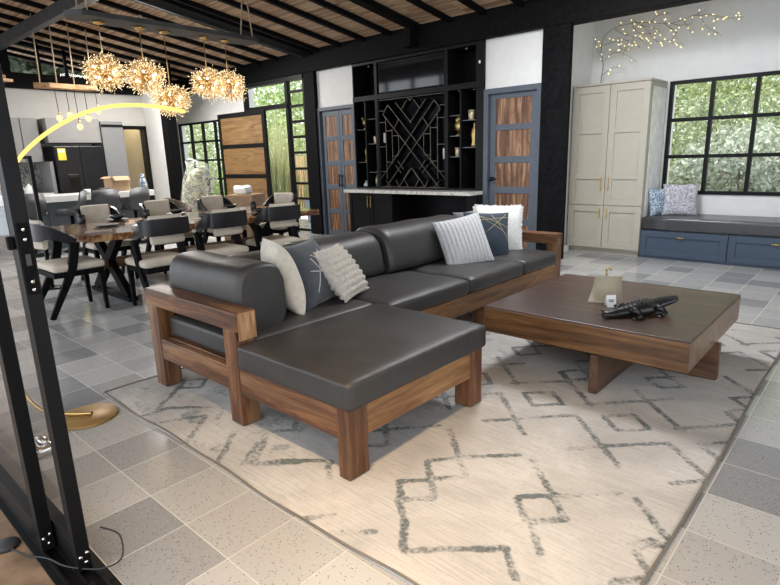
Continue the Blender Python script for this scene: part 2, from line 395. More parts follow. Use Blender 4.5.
# kitchen wall on the far left with clerestory
m = MB(); kx = -12.6
m.box(kx-.2, kx, .5, 5.25, 0, 2.86); m.box(kx-.2, kx, 5.25, 5.95, 2.19, 2.86)
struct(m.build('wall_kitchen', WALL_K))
struct(B(kx-.24, kx+.06, .5, 5.95, 2.86, 3.14, .004).build('ceiling_beam', BLACK))
struct(B(kx-.1, kx+.05, 3.22, 3.5, 2.86, 3.75).build('column', BLACK))
m = MB(); m.box(kx, -11.72, 5.95, 6.1, 0, 2.92); m.box(-14.0, kx-.2, 5.95, 6.1, 0, 2.92); m.box(-14.15, -14.0, 5.95, 7.2, 0, 3.2); m.box(-14.0, -11.7, 5.97, 6.1, 2.92, 3.3); struct(m.build('wall_stub', WALL))
struct(B(-11.74, -11.5, 5.9, 6.12, 0, 3.4, .004).build('column', BLACK))
# clerestory frames and panes (trapezoid, following the roof)
wf = MB(); pz = MB()
ys = [3.5, 4.03, 4.5, 5.0, 5.5, 5.95]
for y in ys: wf.box(kx-.06, kx, y-.025, y+.025, 3.14, roofz(y)+.1)
wf.bar((kx-.03, 3.5, roofz(3.5)), (kx-.03, 5.95, roofz(5.95)), .06, .08)
for y0, y1 in zip(ys, ys[1:]): pz.quad((kx-.03, y0, 3.14), (kx-.03, y1, 3.14), (kx-.03, y1, roofz(y1)), (kx-.03, y0, roofz(y0)))
w3 = struct(wf.build('window_3', BLACK)); pz.build('pane', GLASS, w3)
# left front continuation of the kitchen wall clerestory is behind the camera side: plain filler
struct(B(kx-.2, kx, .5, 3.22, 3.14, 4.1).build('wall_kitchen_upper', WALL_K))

def grid_window(name, x0, x1, z0, z1, y, nx, nz, fw=.045, zs=None):
    f = MB(); p = MB(); dep = .06
    for i in range(nx+1):
        x = x0+(x1-x0)*i/nx; f.box(x-fw/2, x+fw/2, y, y+dep, z0, z1)
    for k in range(nz+1):
        z = z0+(z1-z0)*k/nz; f.box(x0-fw/2, x1+fw/2, y-.004, y+dep+.004, z-fw/2, z+fw/2)
    p.quad((x0, y+.03, z0), (x1, y+.03, z0), (x1, y+.03, z1), (x0, y+.03, z1))
    o = struct(f.build(name, BLACKM)); p.build('pane', GLASS, o); return o
w1 = grid_window('window_1', ax0, ax0+.486*7, az0+.02, az1-.02, 8.23, 7, 3)
la = B(-.93, -.86, 8.19, 8.23, 1.23, 1.3); la.box(-.91, -.88, 8.17, 8.2, 1.24, 1.36); la.build('window_latch', BLACKM, w1)
grid_window('window_2', wx0+.02, wx1-.02, wz0+.02, wz1-.02, YW+.02, 4, 4)
# entrance glazing: transom over the opening and the ladder sidelight
f = MB(); p = MB()
f.box(-10.24, -10.15, 6.96, 7.04, 0, 2.92); f.box(-8.87, -8.79, 6.96, 7.04, 0, 2.92); f.box(-8.34, -8.3, 6.96, 7.04, 0, 2.92)
f.box(-10.2, -8.3, 6.93, 7.07, 2.83, 2.92); f.box(-10.2, -8.8, 6.94, 7.06, 2.37, 2.45)
for z in (2.64, 2.38, 2.1, 1.82, 1.53, 1.23, .95, .66, .36, .05): f.box(-8.8, -8.33, 6.98, 7.02, z-.024, z+.024)
p.quad((-10.15, 7, 2.44), (-8.86, 7, 2.44), (-8.86, 7, 2.84), (-10.15, 7, 2.84)); p.quad((-8.8, 7, .05), (-8.34, 7, .05), (-8.34, 7, 2.84), (-8.8, 7, 2.84))
w4 = struct(f.build('window_4', BLACKM)); p.build('pane', GLASS, w4)
# front: header and clerestory above the sliding glass doors (seen in reflections)
struct(B(-14.2, 4.2, .41, .56, 2.62, 2.95).build('ceiling_beam', BLACK)); struct(B(-14.2, 4.2, .41, .56, 3.62, 4.12).build('ceiling_beam', BLACK))
f = MB()
for k in range(17): f.box(-13.2+k*1.05, -13.12+k*1.05, .44, .54, 2.95, 3.62)
f.box(-14.2, 4.2, .44, .54, 2.95, 3.0); w5 = struct(f.build('window_5', BLACK)); MB().quad((-14.2, .49, 2.95), (4.2, .49, 2.95), (4.2, .49, 3.62), (-14.2, .49, 3.62)).build('pane', GLASS, w5)
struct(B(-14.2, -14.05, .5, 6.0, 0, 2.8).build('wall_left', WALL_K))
# right side wall with its big opening, out of frame
m = MB(); m.box(4.0, 4.2, .5, 1.2, 0, 4.2); m.box(4.0, 4.2, 6.2, 8.4, 0, 3.4); m.box(4.0, 4.2, 1.2, 6.2, 2.7, 4.1); struct(m.build('wall_right', WALL))

# ---- doors of the bar wall
def panel_door(name, x0, x1, z1, leaves, frame, zs, handles):
    o = struct(thing(name, None, None, (0, 0, 0)))
    f = MB(); f.box(x0, x0+frame, 6.96, 7.12, 0, z1); f.box(x1-frame, x1, 6.96, 7.12, 0, z1); f.box(x0+frame, x1-frame, 6.96, 7.12, z1-frame, z1); f.build('door_frame', GREYDOOR, o)
    for a, b in leaves:
        st = .075 if len(leaves) > 1 else .09
        l = MB(); l.box(a, b, 7.03, 7.07, .01, z1-frame-.005); lf = l.build('door_leaf', GREYDOOR, o)
        g = MB()
        g.box(a, a+st, 7.005, 7.03, .01, z1-frame-.005, .003); g.box(b-st, b, 7.005, 7.03, .01, z1-frame-.005, .003)
        edges = [z1-frame-.005]+[q for pr in zs for q in pr]+[.01]
        for k in range(0, len(edges), 2): g.box(a+st, b-st, 7.005, 7.03, edges[k+1], edges[k], .003)
        g.build('door_rail', GREYDOOR, lf)
        for za, zb in zs:
            B(a+st, b-st, 7.015, 7.029, zb, za).build('wood_panel', WALNUT, lf)
    for hx, kind in handles:
        h = MB()
        if kind == 'bar': h.box(hx-.008, hx+.008, 6.965, 6.98, .9, 1.12, .003); h.box(hx-.006, hx+.006, 6.98, 7.006, .92, .935); h.box(hx-.006, hx+.006, 6.98, 7.006, 1.085, 1.1)
        else:
            Mx = Matrix.Translation((hx, 7.006, 1.05)) @ Matrix.Rotation(PI/2, 4, 'X')
            h.lathe([(.028, 0), (.028, .008), (.011, .01), (.011, .035), (.026, .04), (.03, .055), (.02, .066), (0, .068)], 18, Mx); h.box(hx-.001, hx+.09, 6.95, 6.968, 1.04, 1.06, .004)
        h.build('door_handle', BLACKM, o)
    return o
ZS5 = [(2.13, 1.79), (1.71, 1.36), (1.27, .94), (.85, .5), (.41, .1)]
panel_door('door_1', -7.97, -7.03, 2.29, [(-7.885, -7.45), (-7.445, -7.01)], .055, ZS5, [(-7.485, 'bar'), (-7.41, 'bar')])
panel_door('door_2', -4.44, -3.56, 2.27, [(-4.36, -3.64)], .07, ZS5, [(-4.31, 'lever')])
# entrance door leaf swung open inside the room
d3 = struct(thing('door_3', None, None, (-10.02, 6.72, 0), math.radians(2)))
f = MB(); W2 = .78
for x in (-W2, W2-.09): f.box(x, x+.09, -.03, .03, .01, 2.36, .003)
zz = [2.36, 2.27, 1.74, 1.66, 1.14, 1.06, .55, .47, .1, .01]
for k in range(0, 10, 2): f.box(-W2+.09, W2-.09, -.03, .03, zz[k+1], zz[k], .003)
f.build('door_frame', BLACKM, d3)
for k in range(1, 9, 2): B(-W2+.085, W2-.085, -.02, .02, zz[k+1]-.005, zz[k]+.005).build('wood_panel', PLANKD, d3)
# doorway in the kitchen wall: frame, ajar leaf, tan passage behind
o = struct(thing('door_4', None, None, (0, 0, 0)))
f = MB(); f.box(kx-.2, kx+.03, 5.22, 5.28, 0, 2.2); f.box(kx-.2, kx+.03, 5.9, 5.96, 0, 2.2); f.box(kx-.2, kx+.03, 5.22, 5.96, 2.15, 2.22); f.build('door_frame', BLACKM, o)
f = MB(); f.bar((kx-.02, 5.3, 1.08), (kx-.62, 5.37, 1.08), .04, 2.14); f.build('door_leaf', GREYDOOR, o)
struct(B(kx-1.4, kx-1.3, 4.6, 6.1, 0, 2.9).build('wall_passage', TANWALL)); struct(B(kx-1.4, kx-.2, 5.95, 6.05, 0, 2.9).build('wall_passage_side', TANWALL))

# ---- left sliding glass doors (foreground)
def sliding(name, xr, y, label, lock=False):
    o = thing(name, label, 'sliding door', (xr, y, 0))
    f = MB(); f.box(-.055, 0, -.022, .022, .02, 2.6, .002); f.build('stile', BLACKM, o)
    r = MB(); r.box(-1.5, -.055, -.022, .022, .02, .12, .002); r.box(-1.5, -.055, -.022, .022, 2.52, 2.6); r.build('rail', BLACKM, o)
    l = MB(); l.box(-1.55, -1.5, -.022, .022, .02, 2.6, .002); l.build('stile', BLACKM, o)
    MB().quad((-1.5, 0, .12), (-.055, 0, .12), (-.055, 0, 2.52), (-1.5, 0, 2.52)).build('glass_pane', GLASS, o)
    for k, (dy, dz) in enumerate(((-.011, .075), (.011, .085), (.004, .05))):
        s = MB(); s.lathe([(0, .006), (.006, .005), (.0075, 0)], 10, Matrix.Translation((0, dy, dz)) @ Matrix.Rotation(PI/2, 4, 'Y')); s.build('screw', CHROME, o)
    if lock:
        p = B(0, .004, -.017, .017, 1.02, 1.24, .002).build('lock_plate', BLACK, o)
        B(.004, .006, -.007, .007, 1.11, 1.145).build('lock_latch', plain('dull_steel', (.05, .05, .05), .5, .3), p)
        for z in (1.035, 1.06, 1.19, 1.22):
            s = MB(); s.lathe([(0, .0055), (.005, .004), (.006, 0)], 10, Matrix.Translation((.004, 0, z)) @ Matrix.Rotation(PI/2, 4, 'Y')); s.build('lock_screw', CHROME, p)
        h = MB(); h.box(-.04, -.018, -.04, -.022, 1.16, 1.2, .004); h.build('handle', BLACK, o)
    return o
sliding('sliding_door', -1.935, .497, 'black framed sliding glass door nearer the sofa, with lock plate on its edge', True)
sliding('sliding_door', -2.15, .447, 'black framed sliding glass door on the outer track beside the cable')
t = MB(); t.box(-6, 4.0, .405, .555, -.19, .006)
for y in (.43, .472, .52): t.box(-6, 4.0, y-.004, y+.004, .006, .022)
struct(t.build('door_track', BLACKM))
# cable with round stopper
ds = MB(); ds.lathe([(0, .022), (.02, .021), (.03, .016), (.042, .012), (.045, 0), (0, 0)], 24); ds = ds.build('door_stopper', RUBBER, loc=(-2.34, .355, -.004)); tag(ds, 'round black rubber disc lying on the plank tiles outside the track', 'stopper')
cb = MB(); P_ = [(-2.62, .3, .0), (-2.5, .33, 0), (-2.3, .36, .003), (-2.2, .39, .005), (-2.1, .425, .024), (-2.0, .45, .03), (-1.93, .49, .03), (-1.88, .535, .03), (-1.885, .6, .03), (-1.93, .62, .09), (-1.955, .57, .14)]
def smooth_path(P, n=6):
    P = [Vector(p) for p in P]; out = []
    for i in range(len(P)-1):
        p0, p1, p2, p3 = P[max(i-1, 0)], P[i], P[i+1], P[min(i+2, len(P)-1)]
        for k in range(n):
            t = k/n; out.append(.5*((2*p1)+(p2-p0)*t+(2*p0-5*p1+4*p2-p3)*t*t+(3*p1-p0-3*p2+p3)*t**3))
    out.append(P[-1]); return out
cb.tube(smooth_path(P_), .0032, 8); tag(cb.build('cable', RUBBER), 'thin black cable looping over the door track', 'cable')
mo = MB(); mo.rbox(-.07, .07, -.05, .05, 0, .06, .025, 6, wob=.006); mo.rbox(-.03, .05, -.02, .03, .04, .09, .02, 5); mo = mo.build('metal_fitting', CHROME, loc=(-3.02, .68, 0)); tag(mo, 'small shiny metal fitting on the floor behind the glass door', 'fitting')

# ---- bar unit
bar = thing('bar_cabinet', 'built-in black bar wall with wine lattice, niches and base doors', 'bar cabinet', (0, 0, 0))
X0, X1 = -7.03, -4.44
m = MB()
m.box(X0, X1, 7.38, 7.42, .0, 2.92)
for x0, x1 in ((X0, X0+.02), (X1-.13, X1), (-6.53, -6.47), (-5.12, -5.06)): m.box(x0, x1, 6.96, 7.4, .9, 2.92, .002)
m.box(X0, X1, 6.955, 7.4, 2.87, 2.92, .002); m.box(X0, X1, 6.95, 7.4, 2.31, 2.39, .002); m.box(X0, X1, 6.955, 7.4, .885, .91)
m.build('carcass', LACQ, bar)
for x in (-6.77, -4.84): B(x-.012, x+.012, 6.97, 7.38, .9, 2.31).build('divider', LACQ, bar)
SH = {(-7.01, -6.78): [1.32, 1.86], (-6.76, -6.53): [1.15, 1.62, 2.02], (-5.06, -4.85): [1.37, 1.62+.05, 1.96], (-4.83, -4.57): [1.5, 1.88]}
for (a, b), zs in SH.items():
    for z in zs: B(a, b, 7.0, 7.36, z-.006, z+.006).build('shelf', GLASS if False else plain('smoked_shelf', (.05, .05, .05), .2), bar) if (a, z) == (-7.01, 1.32) else B(a, b, 7.0, 7.36, z-.006, z+.006).build('shelf', bpy.data.materials['smoked_shelf'], bar)
lat = MB(); edge_ = MB(); LW, LH, lx, lz = 1.35, 1.38, -6.47, .915
def seg(u0, v0, u1, v1): lat.bar((lx+u0*LW, 7.06, lz+(1-v0)*LH), (lx+u1*LW, 7.06, lz+(1-v1)*LH), .12, .011, up=(v1-v0, 0, (u1-u0)) if False else (0, 0, 1) if abs(u1-u0) > 1e-6 else (1, 0, 0))
def segx(u0, v0, u1, v1):
    p0 = Vector((lx+u0*LW, 7.05, lz+(1-v0)*LH)); p1 = Vector((lx+u1*LW, 7.05, lz+(1-v1)*LH)); d = (p1-p0).normalized(); nrm = d.cross(Vector((0, 1, 0)))
    lat.bar(p0, p1, .13, .006, up=nrm); edge_.bar(p0+Vector((0, -.068, 0)), p1+Vector((0, -.068, 0)), .004, .007, up=nrm)
for mx in (0, 1):
    f = (lambda u: 1-u) if mx else (lambda u: u)
    S = [(.15, .06, 1.0, .91), (.07, .16, .91, 1.0), (.07, .16, .15, .06), (.24, .33, .32, .23), (.62, .80, .71, .70), (.27, .04, .51, .28), (.36, .13, .45, .03), (.46, .0, .5, .04),
         (.09, .93, .17, 1.0), (.25, .75, .34, .84), (.47, .80, .30, 1.0), (.5, .78, .385, .91), (.385, .91, .45, 1.0), (.25, .915, .30, 1.0),
         (.11, .2, .11, .91), (.21, .33, .21, .73), (.31, .42, .31, .62), (.0, .25, .11, .25), (.11, .35, .21, .35), (.21, .41, .31, .41), (.21, .64, .31, .64), (.11, .71, .21, .71), (.0, .53, .11, .53), (.0, .82, .11, .82), (.0, .0, .0, 1.0), (0, 1, .5, 1), (0, 0, .5, 0), (.0, .12, .08, .12)]
    for a in S: segx(f(a[0]), a[1], f(a[2]), a[3])
lo_ = lat.build('wine_lattice', LACQ, bar); edge_.build('brass_edge', plain('dull_brass_edging', (.12, .105, .08), .4, .4, var=.2), lo_)
# base doors under the counter
B(-7.03, -6.02, 6.78, 7.38, .02, .83).build('base_carcass', LACQ, bar); B(-4.6, -4.44, 6.78, 7.38, .02, .83).build('end_panel', LACQ, bar)
for a, b in ((-7.02, -6.53), (-6.52, -6.03)):
    d = MB(); st = .06
    d.box(a, a+st, 6.755, 6.778, .06, .82, .002); d.box(b-st, b, 6.755, 6.778, .06, .82, .002); d.box(a+st, b-st, 6.755, 6.778, .75, .82, .002); d.box(a+st, b-st, 6.755, 6.778, .06, .14, .002); d.box(a+st-.005, b-st+.005, 6.765, 6.778, .13, .76)
    dr = d.build('cabinet_door', LACQ, bar)
    hx = b-.03 if a < -6.6 else a+.03
    B(hx-.006, hx+.006, 6.725, 6.755, .58, .78, .002).build('handle', BRASS, dr)
gs = MB()
for k in range(12): gs.box(-5.9+k*.105, -5.87+k*.105, 6.85, 7.3, .79, .815)
gs.build('glass_rack', LACQ, bar)
ct = B(-7.03, -4.45, 6.64, 7.36, .828, .878, .004).build('countertop', MARBLE); tag(ct, 'white marble bar countertop with ochre veins under the black shelves', 'countertop')
tv = thing('television', 'glossy black television set in the bar wall above the wine lattice', 'television', (-5.79, 7.0, 2.4))
B(-.66, .66, -.02, .04, 0, .46, .004).build('bezel', BLACKM, tv); B(-.645, .645, -.024, -.02, .015, .445).build('screen', plain('black_glass', (.008, .008, .009), .06, spec=.8), tv)
DL = emit('warm_downlight', (1, .82, .6), 40)
for i, (x, z, w) in enumerate(((-6.78, 2.868, 'left upper niche'), (-4.83, 2.868, 'right upper niche'), (-6.89, 2.308, 'far left shelf bay'), (-6.64, 2.308, 'bay left of the wine lattice'), (-4.96, 2.308, 'bay right of the wine lattice'), (-4.7, 2.308, 'far right shelf bay'))):
    o = thing('downlight', 'small round warm downlight in the ' + w + ' of the bar', 'downlight', (x, 7.12, z), group='bar downlights')
    MB().lathe([(.035, 0), (.035, -.006), (.024, -.008)], 16).build('ring', CHROME, o); MB().lathe([(.023, -.004), (.023, -.007), (0, -.007)], 14).build('lens', DL, o)
# ornaments
def figure(kind, loc, label, s=1.0):
    m = MB()
    if kind == 'heart':
        m.lathe([(.04, 0), (.04, .012), (.012, .03), (.01, .06)], 14); m.sphere((0, 0, .13), .07, 14, 10, (1, .4, 1.05)); m.sphere((-.02, 0, .2), .035, 12, 8, (1, .6, 1.3)); m.tube([(0, 0, .06), (.01, 0, .23), (.0, 0, .26)], .012)
    elif kind == 'figure':
        m.lathe([(.035, 0), (.04, .02), (.03, .06), (.04, .13), (.03, .19), (.014, .22), (.018, .25), (0, .275)], 16); m.tube([(.03, 0, .17), (.06, -.02, .12), (.04, -.03, .09)], .011)
    elif kind == 'bird':
        m.lathe([(.03, 0), (.03, .01), (.008, .02), (.008, .05)], 12); m.sphere((0, 0, .1), .05, 14, 10, (1.2, .8, .9)); m.sphere((-.05, 0, .165), .022); m.tube([(-.035, 0, .12), (-.05, 0, .16)], .015); m.tube([(.05, 0, .1), (.08, 0, .17), (.06, 0, .22)], .014)
    for f in m.bm.verts: f.co *= s
    return tag(m.build('ornament', GOLD, loc=loc), label, 'ornament', 'gold ornaments in the bar')
figure('bird', (-6.9, 7.1, 1.866), 'gold bird ornament on the upper far left bar shelf', 1.1)
figure('figure', (-6.87, 7.1, 1.326), 'gold figure ornament on the lower far left bar shelf', 1.2)
figure('heart', (-4.95, 7.08, 1.678), 'gold leaf shaped ornament on the shelf right of the wine lattice', 1.1)
figure('figure', (-4.67, 7.08, 1.506), 'tall gold figure ornament on the far right bar shelf', 1.3)
def cup(loc, label, mat, h=.1, r=.04):
    m = MB(); m.lathe([(0, 0), (r*.75, 0), (r*.85, .01), (r, h*.5), (r*1.02, h), (r*.9, h), (r*.85, h*.3), (0, h*.25)], 18)
    return tag(m.build('candle_cup', mat, loc=loc), label, 'cup')
GOLDC = plain('pale_gold_glaze', (.6, .5, .34), .3, .4, var=.1)
cup((-6.64, 7.08, 1.626), 'pale gold cup on the shelf left of the wine lattice', GOLDC, .12, .04)
cup((-4.72, 7.08, 1.886), 'pale gold cup on the upper far right bar shelf', GOLDC, .14, .05)
cup((-4.96, 7.08, 1.376), 'pale gold cup beside the white candle right of the wine lattice', GOLDC, .13, .045)
def candle(loc, label):
    o = thing('candle', label, 'candle', loc); MB().lathe([(0, 0), (.022, 0), (.022, .15), (.018, .156), (0, .15)], 14).build('wax', WCER, o); MB().tube([(0, 0, .15), (.002, 0, .168)], .0015, 6).build('wick', RUBBER, o)
candle((-5.185, 7.04, 1.345), 'white candle at the right edge of the wine lattice'); candle((-6.4, 7.04, 1.745-.115), 'white candle at the left edge of the wine lattice')
m = MB(); m.box(-.055, .055, -.04, .04, 0, .05, .008); m.sphere((-.02, 0, .07), .03); m.sphere((.035, 0, .06), .02); tag(m.build('ornament', WCER, loc=(-6.9, 7.1, .911)), 'small white ornament at the foot of the far left bar shelf', 'ornament')
o = thing('bottle', 'dark green bottle with pale label standing left of the wine lattice', 'bottle', (-6.63, 7.08, .911)); MB().lathe([(0, 0), (.036, 0), (.038, .02), (.038, .15), (.014, .2), (.013, .26), (.016, .262), (.016, .275), (0, .276)], 18).build('body', plain('green_bottle_glass', (.12, .13, .05), .15), o); MB().lathe([(.0385, .05), (.0386, .13)], 18).build('paper_label', plain('label_paper', (.45, .42, .3), .7), o)
tag(B(-.012, .012, -.006, .006, -.02, .02, .003).build('sensor', WCER, loc=(-4.51, 6.955, 2.64)), 'tiny white sensor on the black frame beside the right upper niche', 'sensor')

# ---- tall putty cabinet
cab = thing('cabinet', 'tall putty coloured shaker cabinet in the alcove beside the window', 'cabinet', (0, 0, 0))
ca, cbx = -3.43, -2.425
m = MB(); m.box(ca, cbx, 7.64, 8.24, .07, 2.235); m.box(ca+.02, cbx-.02, 7.68, 8.24, 0, .08); m.box(ca-.005, cbx+.008, 7.615, 8.245, 2.235, 2.26, .003); m.build('body', CABI, cab)
B(cbx, cbx+.006, 7.72, 8.24, .09, 2.17).build('side_panel', plain('glossy_white_panel_painted_sheen', (.88, .87, .84), .25), cab)  # white raised to stand in for the window's bright reflection
def shaker(a, b, z0, z1, rails, y, mat, name, parent, st=.085, th=.022):
    m = MB(); m.box(a, a+st, y, y+th, z0, z1, .002); m.box(b-st, b, y, y+th, z0, z1, .002)
    ed = [z1]+[q for r in rails for q in r]+[z0]
    m.box(a+st, b-st, y, y+th, z1-st, z1, .002); m.box(a+st, b-st, y, y+th, z0, z0+st, .002)
    for r0, r1 in rails: m.box(a+st, b-st, y, y+th, r0, r1, .002)
    m.box(a+st-.01, b-st+.01, y+.017, y+th, z0+.02, z1-.02); return m.build(name, mat, parent)
mid = (ca+cbx)/2
for a, b, s in ((ca+.004, mid-.003, 1), (mid+.003, cbx-.004, -1)):
    d = shaker(a, b, .675, 2.225, [(1.62, 1.7), (1.02, 1.1)], 7.617, CABI, 'door', cab)
    hx = b-.045 if s > 0 else a+.045
    h = B(hx-.006, hx+.006, 7.585, 7.6, .87, 1.05, .002); h.box(hx-.005, hx+.005, 7.6, 7.617, .885, .9); h.box(hx-.005, hx+.005, 7.6, 7.617, 1.02, 1.035); h.build('handle', BRASS, d)
    d = shaker(a, b, .085, .665, [], 7.617, CABI, 'door', cab)
    h = B(hx-.006, hx+.006, 7.585, 7.6, .5, .63, .002); h.box(hx-.005, hx+.005, 7.6, 7.617, .51, .52); h.box(hx-.005, hx+.005, 7.6, 7.617, .61, .62); h.build('handle', BRASS, d)
# ---- window bench
bx0, bx1 = -2.42, 3.2
be = thing('window_bench', 'navy blue window bench with drawers and dark seat pad under the window', 'bench', (0, 0, 0))
B(bx0, bx1, 7.645, 8.24, 0, .37).build('body', BLUE, be)
xx = bx0
for k, w in enumerate((1.02, 1.0, 1.0, 1.0, 1.0, .6)):
    d = shaker(xx+.006, min(xx+w-.006, bx1), .035, .36, [], 7.623, BLUE, 'drawer', be, .075)
    hx = xx+w*.48; h = MB(); h.box(hx-.025, hx+.025, 7.6, 7.612, .285, .3, .003); h.sphere((hx-.03, 7.606, .2925), .009, 8, 6, (1.4, 1, 1)); h.sphere((hx+.03, 7.606, .2925), .009, 8, 6, (1.4, 1, 1)); h.sphere((hx, 7.604, .2925), .013, 8, 6, (1.2, 1, 1)); h.box(hx-.004, hx+.004, 7.606, 7.623, .287, .298); h.build('handle', BRASS, d)
    xx += w
m = MB(); m.rbox(bx0+.005, bx1, 7.6, 8.235, .372, .545, .035, 16, wob=.002); m.build('seat_pad', BENCHC, be)

# ------------------------------------------------------------------ pillows
def pillow(name, mat, size, thick, label, pos, facing, tilt, spin=0, group=None, ribs=None, n=26, fringe=0, lines=None, lmat=None, edge=.06):
    """square throw pillow; facing = azimuth of its front normal, tilt = lean back from vertical"""
    s = size/2
    Mx = Matrix.Translation(pos) @ Matrix.Rotation(facing, 4, 'Z') @ Matrix.Rotation(tilt, 4, 'X') @ Matrix.Rotation(spin, 4, 'Y')
    def P(u, v, sgn):
        pin = 1-edge*(1-abs(v)**2)*abs(u)**4
        pin2 = 1-edge*(1-abs(u)**2)*abs(v)**4
        t = thick/2*((1-abs(u)**2.6)*(1-abs(v)**2.6))**.55
        if ribs and t > .004:
            a = abs(math.sin(u*ribs[0]*PI/2)); b = abs(math.sin(v*ribs[2]*PI/2))
            t += ribs[1]*((a*b)**.6 if ribs[3] else .8*a+.2*b)-ribs[1]*.5
        return Vector((u*s*pin, -sgn*t, v*s*pin2))
    m = MB(); g = {}
    for sgn in (1, -1):
        for i in range(n+1):
            for j in range(n+1):
                u, v = -1+2*i/n, -1+2*j/n
                u, v = math.sin(u*PI/2)*.35+u*.65, math.sin(v*PI/2)*.35+v*.65
                if (i in (0, n) or j in (0, n)) and sgn < 0: g[sgn, i, j] = g[1, i, j]
                else: g[sgn, i, j] = m.bm.verts.new(P(u, v, sgn))
        for i in range(n):
            for j in range(n):
                q = [g[sgn, i, j], g[sgn, i+1, j], g[sgn, i+1, j+1], g[sgn, i, j+1]]
                f = m.face(q if sgn > 0 else q[::-1])
                if f: f.smooth = True
    o = m.build(name, mat); o.matrix_world = Mx; tag(o, label, 'pillow', group)
    if fringe:
        fr = MB(); rr = random.Random(3)
        for side in range(4):
            for k in range(60):
                t = -1+2*(k+.5)/60; u, v = [(t, 1), (t, -1), (1, t), (-1, t)][side]
                p = P(u, v, 1); d = Vector((u if abs(u) == 1 else 0, rr.uniform(-.4, .4), v if abs(v) == 1 else 0)).normalized()
                fr.bar(p, p+d*fringe*rr.uniform(.6, 1.1), .007, .007)
        fr.build('fringe', mat, o)
    if lines:
        lm = MB()
        for a in lines:
            pts = [P(a[0]+(a[2]-a[0])*t/8, a[1]+(a[3]-a[1])*t/8, 1)+Vector((0, -.0015, 0)) for t in range(9)]
            lm.tube(pts, .0022, 5)
        lm.build('printed_line', lmat, o)
    return o

# ------------------------------------------------------------------ sofa
so = thing('sectional_sofa', 'L-shaped charcoal leather sectional sofa on a rustic wooden frame', 'sofa', (0, 0, 0))
def SB(name, mat, *a, bev=.006): return B(*a, bev=bev).build(name, mat, so)
YA, YB = 1.475, 1.59
SB('leg', SOFAZ, -1.68, -1.61, YA, 1.6, .01, .365); SB('leg', SOFAZ, -1.72, -1.61, 2.42, 2.535, .012, .35)
SB('leg', SOFAZ, -2.545, -2.43, YA, YB, .012, .545); SB('leg', SOFAZ, -3.41, -3.295, YA, YB, .012, .545)
SB('leg', SOFAZ, -3.41, -3.295, 4.98, 5.09, .012, .535); SB('leg', SOFAZ, -2.45, -2.34, 4.98, 5.09, .012, .535)
SB('leg', SOFAZ, -3.41, -3.3, 3.2, 3.31, .012, .33); SB('leg', SOFAZ, -2.45, -2.345, 3.7, 3.8, .012, .2)
ar = SB('armrest', SOFAX, -3.415, -2.4, YA-.005, YB+.005, .545, .65, bev=.008); B(-2.4, -2.395, YA+.005, YB-.005, .5, .645).build('end_grain', ENDG, ar)
ar2 = SB('armrest', SOFAX, -3.41, -2.335, 4.975, 5.095, .535, .635, bev=.008)
SB('rail', SOFAX, -3.295, -2.545, YA+.005, YA+.05, .2, .335); SB('rail', SOFAX, -2.43, -1.68, YA+.005, YA+.05, .195, .35)
SB('rail', SOFAY, -1.655, -1.612, 1.6, 2.42, .19, .345); SB('rail', SOFAX, -2.345, -1.72, 2.485, 2.53, .19, .345)
SB('rail', SOFAY, -2.385, -2.343, 2.53, 4.98, .2, .345); SB('rail', SOFAY, -3.4, -3.35, YB, 4.98, .2, .345); SB('rail', SOFAX, -3.3, -2.45, 5.0, 5.06, .2, .335)
SB('back_rail', SOFAY, -3.41, -3.36, YB, 4.98, .42, .53); SB('slat_base', SOFAX, -3.36, -1.66, YA+.05, 2.48, .3, .34); SB('slat_base', SOFAY, -3.36, -2.39, 2.48, 4.98, .3, .34)
def cush(name, a, r=.035, n=18, **k): m = MB(); m.rbox(*a, r, n, **k); return m.build(name, LEATHER, so)
cush('seat_cushion', (-2.425, -1.585, 1.467, 2.545, .345, .478), .02, 22, puff=.012, wob=.0015, seed=1)
cush('seat_cushion', (-3.28, -2.43, 1.535, 2.545, .342, .475), .03, 20, puff=.01, wob=.0018, seed=2)
cush('seat_cushion', (-3.33, -2.32, 2.55, 3.49, .342, .472), .04, 20, puff=.02, wob=.0018, seed=3)
cush('seat_cushion', (-3.33, -2.32, 3.5, 4.33, .342, .472), .04, 20, puff=.02, wob=.0018, seed=4)
cush('seat_cushion', (-3.33, -2.32, 4.34, 4.975, .342, .472), .04, 20, puff=.015, wob=.0018, seed=5)
# bolster: flat bottom, domed top
def bolster(axis, a0, a1, b0, b1, z0, z1, name='back_cushion', n=26, lean=0.0):
    m = MB(); rings = []; L = a1-a0; w = b1-b0; h = z1-z0
    K = 28
    for i in range(n+1):
        t = i/n; e = min(t, 1-t)*L; rr = .045
        k = 1-(.1*(1-math.sqrt(max(0, 1-(1-min(e, rr)/rr)**2))) if e < rr else 0)
        ring = []
        for j in range(K):
            th = 2*PI*j/K; cx_, sz = math.cos(th), math.sin(th)
            ex = 2/3.0; ax_ = math.copysign(abs(cx_)**ex, cx_); az_ = math.copysign(abs(sz)**(ex if sz > 0 else .4), sz)
            b = (b0+b1)/2+ax_*w/2*k+lean*(az_); z = (z0+z1)/2+az_*h/2*(k if az_ > 0 else 1)+.003*math.sin(t*L*11+1)*(az_ > .3)
            ring.append((a0+t*L, b, z) if axis == 'X' else (b, a0+t*L, z))
        rings.append(ring)
    m.loft(rings); return m.build(name, LEATHER, so)
bolster('X', -3.36, -2.55, 1.6, 1.92, .47, .845, 'arm_bolster')
bolster('Y', 1.95, 2.45, -3.3, -2.97, .47, .8, lean=-.03); bolster('Y', 2.46, 3.2, -3.32, -2.95, .475, .815, lean=-.04); bolster('Y', 3.21, 4.36, -3.32, -2.91, .475, .845, lean=-.04)

